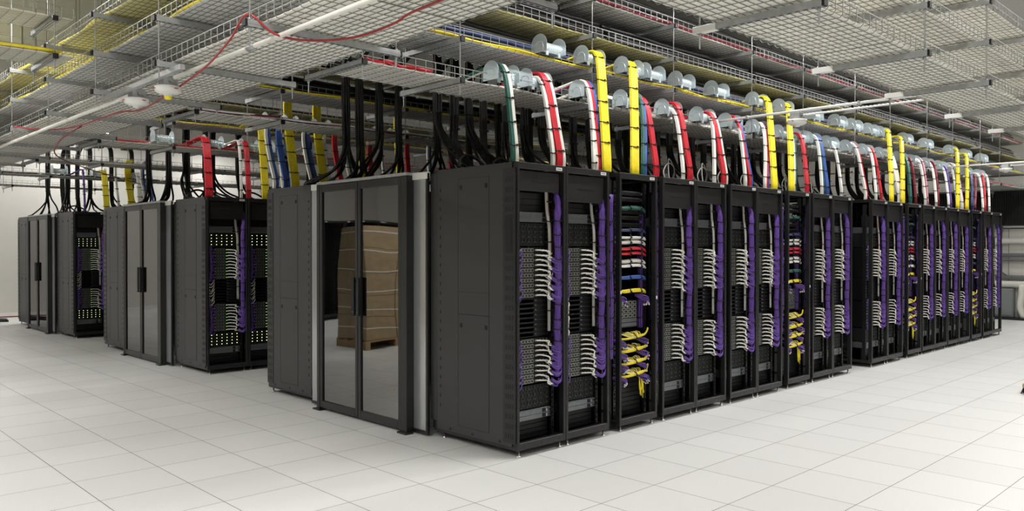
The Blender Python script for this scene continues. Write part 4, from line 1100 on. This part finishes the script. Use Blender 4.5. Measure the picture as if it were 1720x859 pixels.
link('name_plate', MB().chbox(-.016, .38, .66, -.010, .54, .70, 'white_plastic', .002).mesh('name_plate'), dd); link('vent', MB().chbox(-.016, .40, .20, -.010, .53, .38, 'pipe_lag', .002).mesh('vent'), dd)
tag(link('base_rail', MB().chbox(xw - .35, -1.2, 0, xw + .02, 8.2, .05, 'deep_black', .006).mesh('base_rail')), 'low black rail on the floor under the cooling unit', 'rail')

# ---- what the glass doors mirror: a wrapped load of cartons across the aisle, and a dark rack behind it
t = thing('pallet_load', 'tall pallet of brown cartons mirrored in the near glass doors', 'pallet', (.62, 12.0, 0), .1)
b = MB()
for k in range(5): b.box(-.6, -.5 + k * .225, .12, .6, -.4 + k * .225, .145, 'wood')
for k in range(3): b.box(-.6 + k * .55, -.5, 0, -.5 + k * .55, .5, .12, 'wood')
link('pallet', b.mesh('pallet'), t)
for i in range(2):
    for j in range(2):
        for k in range(5): link('carton', cached('carton', lambda: MB().chbox(0, 0, 0, .585, .485, .395, 'carton', .006).box(0, .22, .3955, .585, .27, .397, 'sticker').box(-.002, .12, .12, .0, .36, .26, 'sticker')), t, (-.595 + i * .6, -.495 + j * .5, .147 + k * .399))

for k in range(6): link('strap', MB().box(-.598, -.499, .33 + k * .34, .592, -.4965, .345 + k * .34, 'sticker').box(.590, -.499, .33 + k * .34, .5925, .492, .345 + k * .34, 'sticker').mesh('strap'), t)
# ------------------------------------------------------------------ ceiling battens (the room's lamps, plus added ones that brighten the back wall)
def m_bat():
    b = MB(); b.chbox(-.6, -.05, .02, .6, .05, .075, 'white_plastic', .006); return b
def m_dif():
    b = MB(); b.chbox(-.59, -.045, 0, .59, .045, .022, 'batten_glow', .004); return b
def WHERE(y):
    return {3.95: 'front cold aisle', .4: 'open floor', 10.05: 'middle cold aisle', 16.15: 'far cold aisle', -3.0: 'outer open floor', 22.3: 'back wall, added to brighten it', 8.5: 'end aisle'}[y]
NB = {}
for i, (x, y, rz) in enumerate(sorted(BATTENS)):
    i2 = NB.get(y, 0); NB[y] = i2 + 1
    t = thing('ceiling_batten', 'white light batten above the trays, %s along the %s' % (ordw(i2), WHERE(y)), 'light', (x, y, 4.75), rz, 'ceiling battens')
    link('housing', cached('batten', m_bat), t); link('diffuser', cached('batdif', m_dif), t)
    for xx in (-.45, .45): link('rod', MB().cyl((xx, 0, .075), (xx, 0, RH - 4.75), .004, 'rod_steel', 6).mesh('rod') if 'batrod' not in CACHE else CACHE['batrod'], t)
    ln = 'batten_lamp_open_floor' if y < 1 else 'batten_lamp'; L = D.lights.get(ln)
    if L is None:
        L = D.lights.new(ln, 'AREA'); L.shape = 'RECTANGLE'; L.size = 1.15; L.size_y = .09; L.energy = LAMP_OPEN if y < 1 else LAMP_W; L.color = (1.0, .99, .985)
    lo = D.objects.new('lamp', L); COL.objects.link(lo); lo.parent = t; lo.location = (0, 0, -.012)
